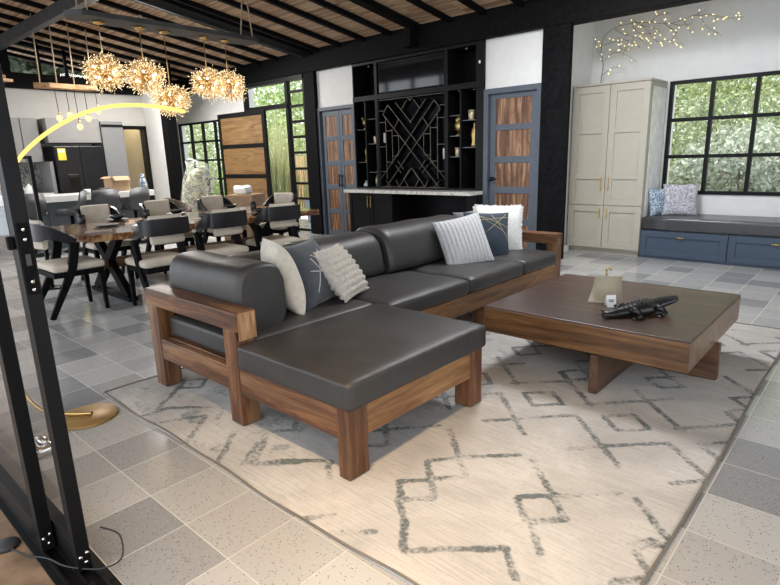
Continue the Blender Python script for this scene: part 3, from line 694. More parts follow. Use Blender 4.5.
pillow('throw_pillow', CREAMP, .47, .19, 'plain cream pillow next to the leather arm bolster', (-2.81, 2.09, .685), math.radians(154), math.radians(-17), 0)
LN = [(-.5, -.6, .35, .6), (.45, -.7, -.3, .4), (-.55, .05, .6, -.2), (-.2, .5, .55, .05)]
pillow('throw_pillow', NAVYP, .44, .17, 'dark slate pillow with thin white lines between cream and knit pillows', (-2.79, 2.3, .67), math.radians(112), math.radians(-22), 0, lines=LN, lmat=WCER)
pillow('throw_pillow', BEIGEK, .4, .16, 'beige chunky knit pillow right of the dark slate pillow', (-2.74, 2.53, .645), math.radians(112), math.radians(-36), 0, ribs=(9, .022, 9, 1), n=60)
pillow('throw_pillow', WRIB, .46, .16, 'white ribbed pillow leaning on the far seat', (-2.74, 4.0, .66), math.radians(60), math.radians(-24), math.radians(-9), ribs=(12, .013, 16, 0), n=64)
LN2 = [(-.9, .55, .9, .75), (-.6, .95, .85, .0), (.1, .98, .95, -.3), (.85, .9, -.1, .1), (-.3, .8, .9, .3)]
pillow('throw_pillow', plain('navy_fabric', (.035, .05, .072), .85, var=.1), .44, .15, 'navy pillow with gold lines beside the white ribbed pillow', (-2.78, 4.43, .66), math.radians(50), math.radians(-16), math.radians(3), lines=LN2, lmat=plain('gold_thread', (.5, .42, .24), .5))
pillow('throw_pillow', WFUR, .46, .17, 'large white fluffy fringed pillow behind the navy pillow', (-2.84, 4.73, .675), math.radians(42), math.radians(-12), math.radians(2), fringe=.022)
pillow('throw_pillow', GREYT, .42, .14, 'grey woven pillow behind the white ribbed pillow', (-3.04, 4.58, .665), math.radians(85), math.radians(-20), 0)
pillow('throw_pillow', BLUEPAT, .36, .12, 'small blue and white printed pillow against the tall cabinet', (-2.3, 7.95, .71), math.radians(62), math.radians(-10), 0)
pillow('throw_pillow', GREYPAT, .42, .13, 'grey and white printed pillow on the window bench', (-2.08, 8.03, .74), math.radians(20), math.radians(-14), 0)

# ------------------------------------------------------------------ coffee table
ctb = thing('coffee_table', 'low square dark wood coffee table on crossed panel legs', 'coffee table', (0, 0, 0))
tx0, tx1, ty0, ty1 = -1.925, -.675, 3.05, 4.3
B(tx0, tx1, ty0, ty1, .245, .41, .004).build('apron', TABSIDE, ctb); B(tx0+.001, tx1-.001, ty0+.001, ty1-.001, .4105, .42, .003).build('tabletop', TABTOP, ctb)
B(-1.88, -1.185, 3.655, 3.705, .012, .245, .003).build('leg_panel', TABLEGX, ctb); B(-1.135, -.65, 3.655, 3.705, .012, .245, .003).build('leg_panel', TABLEGX, ctb); B(-1.185, -1.135, 3.02, 4.28, .012, .245, .003).build('leg_panel', TABLEGY, ctb)
# crocodile
def croc():
    o = thing('crocodile_figurine', 'black carved crocodile figurine on the coffee table', 'figurine', (-1.06, 3.42, .42), math.radians(57))
    sp = [(-.25, 0, .02), (-.235, 0, .026), (-.19, .004, .03), (-.15, .006, .035), (-.11, .004, .038), (-.06, -.004, .044), (0, -.006, .048), (.06, 0, .046), (.11, .01, .042), (.15, .02, .042), (.185, .018, .05), (.215, .0, .062), (.235, -.022, .074), (.245, -.045, .084)]
    sp = [(a, b, c-.012*(1 if -.2 < a < .14 else .3)) for a, b, c in sp]
    wd = [.014, .026, .031, .039, .042, .056, .068, .066, .05, .038, .031, .025, .018, .006]; ht = [.012, .018, .02, .027, .028, .036, .042, .04, .034, .03, .027, .022, .016, .005]
    m = MB(); n = 14; rings = []
    ht = [h*1.12 for h in ht]
    for p, w, h in zip(sp, wd, ht): rings.append([(p[0], p[1]+w*math.cos(2*PI*k/n), p[2]+h*math.sin(2*PI*k/n)*(1 if math.sin(2*PI*k/n) > 0 else .8)) for k in range(n)])
    m.loft(rings)
    for sx, y in ((-.08, 1), (-.08, -1), (.09, 1), (.09, -1)):
        m.tube([(sx, y*.04, .045), (sx+.015, y*.08, .04), (sx+.03, y*.092, .018), (sx-.005, y*.098, .009)], .016, 8, [.024, .019, .015, .012])
        for q in (-.012, 0, .012): m.tube([(sx-.005, y*.096, .008), (sx-.035, y*.1+q, .005)], .0055, 5)
    for y in (-1, 1): m.sphere((-.155, y*.018, .066), .009, 8, 6)
    for y in (-1, 1): m.sphere((-.255, y*.008, .05), .006, 8, 6)
    o_ = m.build('body', BLKCER, o)
    s = MB()
    for i in range(len(sp)-5):
        for tt in (0, .5):
            a, b = Vector(sp[i+4]), Vector(sp[i+5]); p = a.lerp(b, tt); w = wd[i+4]*(1-tt)+wd[i+5]*tt; h = ht[i+4]*(1-tt)+ht[i+5]*tt
            for yy in (-.55, -.18, .18, .55):
                zz = p.z+h*math.sqrt(1-yy*yy)*.95; q = Vector((p.x, p.y+yy*w, zz)); s.loft([[q+Vector((math.cos(k*PI/2)*.011, math.sin(k*PI/2)*.007, -.003)) for k in range(4)], [q+Vector((.005, 0, .013+.007*(yy*yy < .1)))]*4], smooth=False)
    s.build('scute', BLKCER, o_)
    j = MB(); j.tube([(-.268, .016, .024), (-.2, .028, .024), (-.15, .034, .027)], .003, 6); j.tube([(-.268, -.016, .024), (-.2, -.022, .024), (-.15, -.03, .027)], .003, 6); j.build('jaw_line', RUBBER, o_)
croc()
# beige stand, card, brass hook
st = MB(); prof = []
for k in range(14):
    t = k/13; z = .004+.165*t; y = -.075*(1-t)**3.2; prof.append((y, z))
rg = []
for y, z in prof:
    w0, w1 = -.075-.06*max(0, (1-z/.17))**2.2, .1
    rg.append([(w0, y, z), (w1, y, z), (w1, y+.004, z+.001), (w0, y+.004, z+.001)])
st.loft(rg); st.poly([(-.075, 0), (.1, 0), (.1, .06), (-.075, .06)], 0, .004)
st = st.build('display_stand', plain('beige_board', (.36, .31, .22), .7, var=.03), loc=(-1.34, 3.62, .421)); st.rotation_euler = (0, 0, math.radians(35)); tag(st, 'curved beige display sheet standing on the coffee table', 'display stand')
cd = MB(); cd.quad((-.03, -.025, 0), (.03, -.025, 0), (.03, 0, .075), (-.03, 0, .075)); cd.quad((-.03, .03, 0), (.03, .03, 0), (.03, 0, .075), (-.03, 0, .075))
cd = cd.build('tent_card', WCER, loc=(-1.26, 3.5, .421)); cd.rotation_euler = (0, 0, math.radians(40)); tag(cd, 'small folded white card in front of the beige stand', 'card')
ln = MB()
for z, w in ((.045, .018), (.036, .014)): ln.bar((-w, -.0265+.025*z/.075, z), (w, -.0265+.025*z/.075, z), .001, .005)
ln.build('printed_line', RUBBER, cd)
bh = MB(); bh.lathe([(.018, 0), (.018, .004), (.006, .008), (.0055, .15), (.009, .155), (.009, .165), (.005, .168)], 14); bh.tube(smooth_path([(0, 0, .165), (0, 0, .185), (.014, 0, .2), (.026, 0, .195), (.024, 0, .182)]), .005, 8); bh.sphere((0, 0, .19), .009)
tag(bh.build('brass_hook', BRASS, loc=(-1.385, 3.74, .421)), 'little brass hook finial rising behind the beige stand', 'ornament')

# ------------------------------------------------------------------ rug
def rug():
    x0, x1, y0, y1, st = -3.53, -.43, 1.18, 5.06, .02
    S = []
    def cross(x, y, up, dn, tw=1): S.extend([(x-dn, y-dn, x+up, y+up), (x+dn, y-dn, x-up, y+up)])
    def dia(x, y, r): S.extend([(x-r, y, x, y+r), (x, y+r, x+r, y), (x+r, y, x, y-r), (x, y-r, x-r, y)])
    rr = random.Random(5)
    for k in range(-5, 3):
        x = -1.35+.468*k
        for off in (0, 1.62):
            cross(x, 2.46+off, .235, .12); dia(x, 2.78+off, .12); cross(x, 3.12+off, .1, .25); cross(x, 1.94+off, .2, .0 if k % 2 else .11)
            dia(x-.0, 1.83+off, .11)
            if k % 2 == 0: dia(x, 1.62+off, .1)
            if off == 0: S.extend([(x+.02, 1.72, x+.12, 1.6)] if k % 2 else [(x-.02, 1.52, x+.1, 1.42), (x+.1, 1.42, x+.21, 1.28), (x+.21, 1.28, x+.48, 1.54), (x+.48, 1.54, x+.58, 1.44)])
    for a in ((-3.23, 1.25, -3.05, 1.23), (-2.96, 1.34, -3.0, 1.2), (-2.86, 1.16, -2.72, 1.42), (-2.72, 1.42, -2.56, 1.23), (-2.23, 1.42, -2.12, 1.26), (-2.3, 1.27, -2.2, 1.15), (-2.02, 1.32, -1.9, 1.42), (-2.44, 1.42, -2.3, 1.27), (-1.42, 1.2, -1.3, 1.3), (-1.58, 1.18, -1.5, 1.27), (-.53, 1.83, -.48, 1.92)): S.append(a)
    grid = {}
    for a in S:
        for gx in range(int((min(a[0], a[2])-.1)/.1)-1, int((max(a[0], a[2])+.1)/.1)+2):
            for gy in range(int((min(a[1], a[3])-.1)/.1)-1, int((max(a[1], a[3])+.1)/.1)+2): grid.setdefault((gx, gy), []).append(a)
    def dist(x, y):
        b = .1
        for ax, ay, bx, by in grid.get((math.floor(x/.1), math.floor(y/.1)), ()):
            dx, dy = bx-ax, by-ay; L2 = dx*dx+dy*dy
            t = max(0, min(1, ((x-ax)*dx+(y-ay)*dy)/L2)); d = math.hypot(x-ax-t*dx, y-ay-t*dy); b = min(b, d)
        return b
    nx, ny = int((x1-x0)/st), int((y1-y0)/st); bm = bmesh.new(); vs = []; ds = []
    for j in range(ny+1):
        for i in range(nx+1):
            fx, fy = i/nx, j/ny; x, y = x0+(x1-x0)*fx, y0+(y1-y0)*fy
            e0 = (.008*math.sin(x*5+1)+.004*math.sin(x*11))*(1-fy)**6; e1 = .005*math.sin(y*3)*fx**6
            z = .010+.004*math.sin(x*7+y*2)*(1-fy)**4+.003*math.sin(y*9+x*3)
            if (x < -1.75 and y < 1.6): z += .012*max(0, math.sin(x*6+.5))*max(0, 1-abs(y-1.4)/.2)
            vs.append(bm.verts.new((x+e1, y+e0, z))); ds.append(dist(x, y))
    for j in range(ny):
        for i in range(nx):
            f = bm.faces.new([vs[j*(nx+1)+i], vs[j*(nx+1)+i+1], vs[(j+1)*(nx+1)+i+1], vs[(j+1)*(nx+1)+i]]); f.smooth = True
    rim = [vs[i] for i in range(nx+1)]+[vs[j*(nx+1)+nx] for j in range(1, ny+1)]+[vs[ny*(nx+1)+i] for i in range(nx-1, -1, -1)]+[vs[j*(nx+1)] for j in range(ny-1, 0, -1)]
    low = [bm.verts.new((v.co.x, v.co.y, .001)) for v in rim]; ds += [.1]*len(low)
    for k in range(len(rim)): bm.faces.new([rim[k], low[k], low[(k+1) % len(rim)], rim[(k+1) % len(rim)]])
    me = bpy.data.meshes.new('area_rug'); bm.to_mesh(me)
    edge = [v.co.copy() for v in rim]; bm.free()
    at = me.attributes.new('pattern', 'FLOAT', 'POINT'); at.data.foreach_set('value', ds)
    o = bpy.data.objects.new('area_rug', me); COL.objects.link(o)
    m, nt, bs = new_mat('distressed_rug'); v = coords(nt)
    a = nt.nodes.new('ShaderNodeAttribute'); a.attribute_name = 'pattern'
    fib = noise(nt, coords(nt, (1.2, 30, 1)), 4, 4, .7); big = noise(nt, v, 1.6, 4, .6, .5); mot = noise(nt, v, 60, 3)
    base = ramp(nt, math_(nt, 'ADD', math_(nt, 'MULTIPLY', big, .6), math_(nt, 'MULTIPLY', fib, .4)), [(.34, (.33, .32, .31)), (.5, (.5, .475, .445)), (.66, (.66, .635, .6))])
    base = mix(nt, math_(nt, 'MULTIPLY', math_(nt, 'GREATER_THAN', mot, .6), .25), base, (.34, .33, .32))
    d = math_(nt, 'ADD', a.outputs['Fac'], math_(nt, 'MULTIPLY', math_(nt, 'SUBTRACT', noise(nt, v, 26, 4), .5), .03))
    line = ramp(nt, d, [(.0, (1, 1, 1)), (.012, (1, 1, 1)), (.02, (0, 0, 0))])
    wear = ramp(nt, math_(nt, 'ADD', math_(nt, 'MULTIPLY', noise(nt, v, 4.5, 3), .6), math_(nt, 'MULTIPLY', mot, .4)), [(.41, (0.08, 0.08, 0.08)), (.56, (1, 1, 1))])
    fac = math_(nt, 'MULTIPLY', math_(nt, 'MULTIPLY', line, wear), .88)
    teal = ramp(nt, noise(nt, v, 9, 3), [(.35, (.05, .075, .085)), (.6, (.11, .13, .13)), (.75, (.22, .22, .21))])
    c = mix(nt, fac, base, teal)
    # teal ground worn through towards the far-left corner of the pile
    sp = nt.nodes.new('ShaderNodeSeparateXYZ'); nt.links.new(v, sp.inputs[0])
    patch = ramp(nt, noise(nt, v, 7, 5, .7), [(.56, (0, 0, 0)), (.64, (1, 1, 1))])
    lf = ramp(nt, math_(nt, 'MULTIPLY', sp.outputs[0], -.25), [(.4, (0, 0, 0)), (.55, (1, 1, 1))])
    c = mix(nt, math_(nt, 'MULTIPLY', math_(nt, 'MULTIPLY', patch, lf), .6), c, (.12, .17, .19))
    nt.links.new(c, bs.inputs['Base Color']); bs.inputs['Roughness'].default_value = .95; bs.inputs['Specular IOR Level'].default_value = .1
    bump(nt, bs, math_(nt, 'ADD', math_(nt, 'MULTIPLY', mot, .5), fib), .4, .003)
    me.materials.append(m); tag(o, 'distressed beige rug with teal diamond lattice under sofa and coffee table', 'rug')
    e = MB(); e.tube([p+Vector((0, 0, .001)) for p in edge]+[edge[0]+Vector((0, 0, .001))], .005, 6); e.build('rug_binding', plain('grey_brown_binding', (.17, .15, .125), .9), o)
rug()

# ------------------------------------------------------------------ dining set
def dining_table():
    o = thing('dining_table', 'long live-edge dining table with glossy resin top on black trestles', 'dining table', (-6.3, 3.4, 0))
    rr = random.Random(11); pts = []
    L, Wd = 1.42, .68
    for k in range(16): pts.append((Wd+.05*math.sin(k*.9)+rr.uniform(-.012, .012), -L+2*L*k/15))
    for k in range(1, 6): pts.append((Wd-2*Wd*k/6, L+.1*math.sin(k*PI/6)))
    for k in range(16): pts.append((-Wd-.05*math.sin(k*1.1+1)+rr.uniform(-.012, .012), L-2*L*k/15))
    for k in range(1, 6): pts.append((-Wd+2*Wd*k/6, -L-.1*math.sin(k*PI/6)))
    m = MB(); m.poly(pts, .69, .755); m.build('tabletop', RESIN, o)
    for y in (-1.02, 1.0):
        t = MB(); t.bar((-.42, y, .03), (.34, y, .69), .07, .1); t.bar((.42, y-.001, .03), (-.34, y-.001, .69), .07, .1); t.box(-.5, .5, y-.05, y+.05, 0, .045, .003); t.box(-.42, .42, y-.05, y+.05, .655, .69); t.build('trestle_leg', BLACK, o)
    B(-.06, .06, -1.16, 1.14, .31, .41, .004).build('stretcher', SOFAY, o)
dining_table()
BANDM = plain('satin_black_lacquer', (.01, .01, .012), .28, spec=.5)
def chair(label, loc, rz, group='dining chairs', pad=CREAM):
    o = thing('dining_chair', label, 'chair', loc, rz, group)
    for s in (-1, 1):
        MB().bar((s*.215, .235, 0), (s*.215, .225, .42), .03, .03, w1=.05, h1=.05, up=(0, 1, 0)).build('leg', BLACK, o)
        m = MB(); path = smooth_path([(s*.25, -.28, 0), (s*.242, -.17, .2), (s*.234, -.06, .4), (s*.23, -.01, .55), (s*.227, .02, .69)], 5)
        m.sweep(path, [(-.018, -.03), (.018, -.03), (.018, .03), (-.018, .03)], up=(0, 1, .2), smooth=False, scale=[.75+.55*min(1, k/12) for k in range(len(path))]); m.build('leg', BLACK, o)
    m = MB(); m.box(-.235, .235, -.2, .25, .375, .425, .006); m.build('seat_frame', BLACK, o)
    m = MB(); m.rbox(-.25, .25, -.2, .27, .425, .5, .03, 12, puff=.015); m.build('seat', pad, o)
    path = smooth_path([(-.225, .03, .69), (-.23, -.07, .755), (-.225, -.18, .805), (-.19, -.25, .815), (-.08, -.27, .815), (.08, -.27, .815), (.19, -.25, .815), (.225, -.18, .805), (.23, -.07, .755), (.225, .03, .69)], 5)
    m = MB(); m.sweep(path, [(-.017, -.08), (.017, -.08), (.017, .08), (-.017, .08)], smooth=False, scale=[.5+.5*min(1, min(k, len(path)-1-k)/14)**2.2 for k in range(len(path))]); m.build('back_band', BANDM, o)
    rings = []
    for k in range(13):
        u = -1+2*k/12; x = .165*u; y = -.253+.03*u*u
        rings.append([(x, y-.004, .665), (x, y-.002, .77), (x, y-.004, .9), (x, y+.012, .925), (x, y+.035, .9), (x, y+.045, .77), (x, y+.035, .665), (x, y+.01, .65)])
    m = MB(); m.loft(rings); m.build('back_pad', pad, o)
    return o
c0 = chair('cream dining chair at the table end nearest the glass door', (-5.97, 1.855, 0), 0)
dup(c0, (-5.38, 2.52, 0), PI/2, 'cream dining chair on the sofa side, nearest the leather arm bolster')
dup(c0, (-5.38, 3.19, 0), PI/2, 'cream dining chair on the sofa side, middle of the three')
dup(c0, (-5.38, 3.93, 0), PI/2-.08, 'cream dining chair on the sofa side, farthest, before the ladder window')
dup(c0, (-7.2, 2.72, 0), -PI/2, 'cream dining chair on the kitchen side, nearest the glass door')
dup(c0, (-7.2, 3.52, 0), -PI/2, 'cream dining chair on the kitchen side in the middle, with striped throw')
dup(c0, (-7.2, 4.35, 0), -PI/2, 'cream dining chair on the kitchen side, beside the cardboard boxes')
dup(c0, (-6.75, 5.0, 0), PI+.3, 'cream dining chair at the far table end before the entrance door')
th = MB()
for k in range(4): th.sweep(smooth_path([(-7.61, 3.54+.045*k, .6), (-7.6, 3.54+.045*k, .8), (-7.53, 3.54+.045*k, .89), (-7.46, 3.54+.045*k, .86), (-7.44, 3.54+.045*k, .68)], 4), [(-.012, -.004), (.012, -.004), (.012, .004), (-.012, .004)], up=(0, 1, 0))
tag(th.build('striped_throw', plain('straw_fringe', (.52, .42, .24), .9)), 'straw coloured fringed throw hung over a kitchen-side dining chair', 'throw')
# tableware
zt_ = .756
def plate(x, y, label, mat=BLKCER, r=.13):
    m = MB(); m.lathe([(0, .004), (r*.6, .004), (r, .018), (r, .022), (r*.62, .01), (0, .01)], 28); return tag(m.build('plate', mat, loc=(x, y, zt_)), label, 'plate', 'plates on the dining table')
def bowl(x, y, label, z=.011, r=.085):
    m = MB(); m.lathe([(0, 0), (r*.5, 0), (r*.85, .025), (r, .055), (r*.95, .055), (r*.8, .028), (r*.45, .008), (0, .008)], 24); return tag(m.build('bowl', BLKCER, loc=(x, y, zt_+z)), label, 'bowl', 'bowls on the dining table')
def mug(x, y, label):
    o = thing('mug', label, 'mug', (x, y, zt_), group='mugs on the dining table'); MB().lathe([(0, 0), (.036, 0), (.04, .01), (.04, .095), (.035, .095), (.034, .012), (0, .012)], 20).build('cup', BLKCER, o)
    MB().tube(smooth_path([(.038, 0, .08), (.06, 0, .075), (.066, 0, .05), (.058, 0, .03), (.038, 0, .025)]), .005, 6).build('handle', BLKCER, o)
GP = plain('grey_glazed_plate', (.12, .12, .125), .25, var=.1)
sets = [(-6.35, 2.42, 0, 'the near table end'), (-6.85, 2.75, 1, 'the kitchen side nearest the glass door'), (-6.85, 3.5, 1, 'the kitchen side middle'), (-6.85, 4.3, 1, 'the kitchen side near the boxes'), (-5.86, 2.62, 1, 'the sofa side nearest the glass door'), (-5.86, 3.34, 1, 'the sofa side middle'), (-5.86, 4.1, 1, 'the sofa side far end'), (-6.25, 4.62, 1, 'the far table end')]
for x, y, b, w in sets:
    plate(x, y, ('grey glazed plate' if not b else 'black plate under a bowl') + ' at ' + w, GP if not b else BLKCER)
    if b: bowl(x, y, 'black bowl on a plate at ' + w)
for x, y, w in ((-6.98, 2.4, 'beside the near cream chair back'), (-6.95, 3.15, 'between the two nearer kitchen-side bowls'), (-5.9, 3.72, 'between the sofa-side bowls'), (-6.6, 4.5, 'near the far table end')): mug(x, y, 'black mug on the dining table ' + w)

# ------------------------------------------------------------------ chandeliers over the table
cp = thing('chandelier_board', 'long grey board hung on ropes carrying five starburst pendants', 'light fixture', (-6.4, 3.5, 2.86))
m = MB(); m.poly([(-.16, -1.08), (.0, -1.16), (.17, -1.05), (.19, .3), (.16, 1.0), (.05, 1.14), (-.1, 1.1), (-.17, .9)], 0, .05); m.build('board', PLATE, cp)
for y in (-.98, .98):
    zz = roofz(3.5+y)-2.86+.02
    for x in (-.13, .13): MB().tube([(x, y, .05), (x*.1, y+.02, zz)], .009, 6).build('rope', ROPE, cp)
MB().tube([(math.cos(a)*.035, -.38, .085+math.sin(a)*.035) for a in [k*PI/8 for k in range(17)]], .007, 6).build('ring', CHROME, cp)
CRY = emit('lit_crystal', (1, .74, .44), 1.3); BULB = emit('warm_bulb', (1, .76, .46), 7)
def burst(label, x, y, z, R, ztop):
    o = thing('starburst_pendant', label, 'pendant lamp', (x, y, z), group='starburst pendants')
    MB().lathe([(0, ztop-z), (.045, ztop-z), (.045, ztop-z-.022), (.02, ztop-z-.03)], 18).bar((-.075, 0, ztop-z-.008), (.075, 0, ztop-z-.008), .02, .012).bar((0, -.075, ztop-z-.008), (0, .075, ztop-z-.008), .02, .012).build('canopy', BRASS, o)
    MB().tube([(0, 0, .03), (0, 0, ztop-z-.02)], .006, 6).build('stem', BRASS, o); MB().sphere((0, 0, 0), .035, 12, 8).build('hub', BRASS, o)
    rr = random.Random(int(x*100+y*977)); rods = MB(); beads = MB()
    nR = 140
    for k in range(nR):
        zc = 1-2*(k+.5)/nR; ph = k*2.39996+rr.uniform(-.2, .2); s = math.sqrt(1-zc*zc); d = Vector((s*math.cos(ph), s*math.sin(ph), zc*.85))
        L = R*rr.uniform(.72, 1.0); rods.bar(d*.03, d*L, .0035, .0035)
        for q in range(6):
            off = Vector((rr.uniform(-1, 1), rr.uniform(-1, 1), rr.uniform(-1, 1))).normalized()*R*.16; e = d*L*rr.uniform(.8, 1.06)+off
            rods.bar(d*L*.62, e, .0018, .0018); t = bmesh.new(); bmesh.ops.create_icosphere(t, subdivisions=1, radius=.0048*rr.uniform(.7, 1.25)); bmesh.ops.translate(t, vec=e, verts=t.verts); beads.merge(t)
    tag(rods.build('spray_rod', BRASS, o), kind='stuff'); tag(beads.build('crystal_bead', CRY, o), kind='stuff')
    for k in range(9):
        zc = -.55+1.1*((k*5) % 9)/8; ph = k*2.39996; s = math.sqrt(1-zc*zc); d = Vector((s*math.cos(ph), s*math.sin(ph), zc))*R*.5; MB().sphere(d, .0125, 8, 6, (1, 1, 1.2)).build('bulb', BULB, o)
for y, z, R, w in ((2.67, 2.35, .23, 'leftmost of the five'), (3.09, 2.34, .23, 'second from the left'), (3.38, 2.12, .23, 'lowest hanging of the five'), (3.87, 2.33, .23, 'fourth from the left, left of the last'), (4.16, 2.32, .23, 'rightmost of the five')):
    burst('glowing brass starburst pendant over the dining table, ' + w, -6.4+.02*math.sin(y*9), y, z, R, 2.858)

# pendant planks over the island
WPL = wood('rough_pale_timber', (.2, .1, .04), (.38, .22, .1), (.5, .32, .17), 'Y', .7)
pp = thing('timber_pendant', 'rough timber plank pendant with five globe bulbs above the kitchen island', 'pendant lamp', (-10.6, 3.75, 2.66))
m = MB(); m.poly([(-.13, -.46), (.02, -.5), (.12, -.3), (.1, .1), (.16, .42), (-.02, .5), (-.14, .3), (-.1, -.1)], 0, .075); m.build('plank', WPL, pp)
GL = emit('globe_bulb', (1, .78, .48), .7)
for k, (y, z) in enumerate(((-.2, -.47), (-.03, -.42), (.1, -.6), (.26, -.46), (.44, -.33))):
    MB().tube([(0, y, .03), (0, y+.01, z+.09)], .006, 6).build('cord', RUBBER, pp)
    b = MB().lathe([(.016, .1), (.018, .06), (0.0, .055)], 12, c=(0, y+.01, z)).build('socket', BRASS, pp); MB().sphere((0, y+.01, z), .052, 14, 10, (1, 1, 1.15)).build('bulb', GL, pp)
for y in (-.4, -.15, .12, .4): MB().tube([(0, y, .05), (0, y+.03, roofz(3.75+y)-2.66+.03)], .009, 6).build('rope', ROPE, pp)
p2 = thing('timber_pendant', 'rough timber plank pendant partly hidden behind the glass door stile', 'pendant lamp', (-10.6, 2.65, 2.72)); m = MB(); m.poly([(-.13, -.4), (.1, -.42), (.14, .1), (.02, .32), (-.14, .2)], 0, .04); m.poly([(-.1, -.3), (.12, -.3), (.12, .2), (-.1, .24)], .045, .085); m.build('plank', WPL, p2)
for y in (-.3, .1): MB().tube([(0, y, .08), (0, y, roofz(2.65+y)-2.72+.03)], .009, 6).build('rope', ROPE, p2)

# arc floor lamp
al = thing('arc_floor_lamp', 'glowing arc floor lamp on a flat round brass base', 'floor lamp', (-3.27, .985, 0))
uv = Vector((math.cos(math.radians(46)), math.sin(math.radians(46)), 0))
MB().lathe([(0, 0), (.16, 0), (.165, .004), (.16, .012), (0, .013)], 40).build('base', plain('satin_brass', (.36, .22, .08), .5, .45), al)
def U(u, z): return uv*u+Vector((0, 0, z))
pth = smooth_path([U(.03, .022), U(-.1, .026), U(-.24, .06), U(-.33, .2), U(-.38, .5), U(-.37, .9), U(-.31, 1.15), U(-.22, 1.33)], 8)
MB().tube(pth, .011, 10).build('pole', BRASS, al)
pth = smooth_path([U(-.22, 1.33), U(-.1, 1.46), U(.0, 1.54), U(.11, 1.605), U(.24, 1.66), U(.37, 1.688), U(.5, 1.692), U(.62, 1.68), U(.74, 1.655)], 8)
MB().tube(pth, .0095, 10).build('light_arc', emit('yellow_led_strip', (1, .68, .17), .95), al)
# thin black post near the lamp
ps = MB(); ps.box(-.02, .02, -.02, .02, 0, 1.53, .003); ps.bar((0, 0, 1.51), (-.1, -.11, 1.52), .035, .035); ps.lathe([(.0, 0), (.12, 0), (.12, .012), (0, .014)], 20)
tag(ps.build('metal_post', BLACKM, loc=(-7.3, 2.07, 0)), 'slim black metal post with a short arm behind the glass door', 'post')

# ------------------------------------------------------------------ kitchen
isl = thing('kitchen_island', 'blue-grey kitchen island with thick white counter', 'kitchen island', (0, 0, 0))
ix = -10.5
B(ix-.7, ix-.3, 1.6, 4.8, 0, .82).build('body', ISLB, isl); B(ix-.75, ix, 1.5, 4.97, .82, .925, .004).build('countertop', WHITEQ, isl); B(ix-.72, ix-.05, 4.82, 4.9, 0, .82).build('end_panel', BLACKM, isl)
for k in range(4): B(ix-.302, ix-.285, 1.65+k*.79, 2.4+k*.79, .08, .8, .003).build('door_panel', ISLB, isl)
def stool(label, y, rz, x=ix+.26):
    o = thing('bar_stool', label, 'bar stool', (x, y, 0), rz, 'bar stools at the island')
    MB().lathe([(0, 0), (.2, 0), (.205, .01), (.19, .018), (.04, .03), (.03, .06), (.03, .6), (0, .6)], 24).build('pedestal', BLACKM, o)
    MB().tube([(math.cos(k*PI/8)*.16, math.sin(k*PI/8)*.16, .26) for k in range(17)], .009, 6).build('foot_ring', BLACKM, o)
    rings = []
    for k in range(15):
        u = -1+2*k/14; w = .23; ring = []
        for t, (y_, z_) in enumerate(((.22, .605), (.1, .6), (-.1, .6), (-.18, .64), (-.235, .78), (-.255, .98))):
            wy = w*(1 if t < 3 else (1.05, 1.02, .9)[t-3]); bend = .1*u*u if t >= 3 else 0; zz = z_+(.07*u**4 if t < 3 else 0)-(.03*u**4 if t == 5 else 0); ring.append((u*wy, y_+bend, zz))
        rings.append(ring+[(a, b-.02, c+.028) for a, b, c in ring[::-1]])
    MB().loft(rings).build('shell', STOOLF, o); return o
s0 = stool('grey bucket bar stool at the island, left of the three', 3.38, math.radians(160))
dup(s0, (ix+.26, 3.95, 0), math.radians(75), 'grey bucket bar stool at the island, middle of the three')
dup(s0, (ix+.26, 4.45, 0), math.radians(110), 'grey bucket bar stool at the island, right one turned sideways')
dup(s0, (ix+.26, 2.75, 0), math.radians(95), 'grey bucket bar stool at the island behind the black post')
# things on the island
m = MB(); m.lathe([(0, 0), (.045, 0), (.05, .01), (.055, .085), (.05, .085), (.045, .012), (0, .012)], 18); tag(m.build('white_cup', WCER, loc=(-10.35, 3.72, .925)), 'small white cup on the island counter before the fridge', 'cup')
bx = thing('cardboard_box', 'brown cardboard box on the island counter', 'box', (-10.8, 4.42, .925), math.radians(12)); m = B(-.13, .13, -.17, .17, 0, .27, .004); m.build('body', CARDW, bx); m = MB(); m.bar((.13, 0, .27), (.19, 0, .2), .32, .004); m.bar((0, -.17, .272), (0, -.24, .24), .25, .004); m.build('flap', CARDW, bx)
vs_ = MB().lathe([(0, 0), (.06, 0), (.07, .02), (.075, .12), (.05, .2), (.03, .24), (.04, .3), (.03, .3), (0, .25)], 20); tag(vs_.build('vase', speck('blue_white_glaze', (.7, .72, .74), (.08, .11, .18), 14, .07), loc=(-10.55, 4.8, .925)), 'blue and white vase at the end of the island counter', 'vase')
m = MB(); m.rbox(-.14, .14, -.2, .2, 0, .05, .02, 8); m.rbox(-.05, .06, -.1, .1, .04, .09, .02, 6); tag(m.build('black_bag', RUBBER, loc=(-10.45, 4.05, .925)), 'flat black bag lying on the island counter', 'bag')
# kitchen units along the far wall
ku = thing('wall_cupboard', 'row of taupe upper kitchen cupboards on the far wall', 'cupboard', (0, 0, 0))
for a, b in ((1.2, 1.85), (1.86, 2.5), (2.51, 3.1), (3.11, 3.4), (3.41, 3.7)): B(kx+.36, kx+.38, a+.004, b-.004, 1.5, 2.3, .002).build('door', KGREY, ku)
B(kx, kx+.36, 1.2, 3.7, 1.5, 2.3).build('body', KGREY, ku)
fs = thing('fridge_surround', 'taupe tall cabinet panels framing the black fridge', 'cabinet', (0, 0, 0))
B(kx+.01, kx+.62, 3.72, 3.78, 0, 1.5).build('side_panel', KGREY, fs); B(kx+.01, kx+.55, 3.79, 4.75, 1.85, 2.3).build('upper_door', KGREY, fs); B(kx+.01, kx+.6, 4.76, 5.19, 0, 2.26).build('tall_door', KGREY2, fs); B(kx+.6, kx+.61, 4.76, 5.19, 2.15, 2.2).build('reveal', BLACKM, fs)
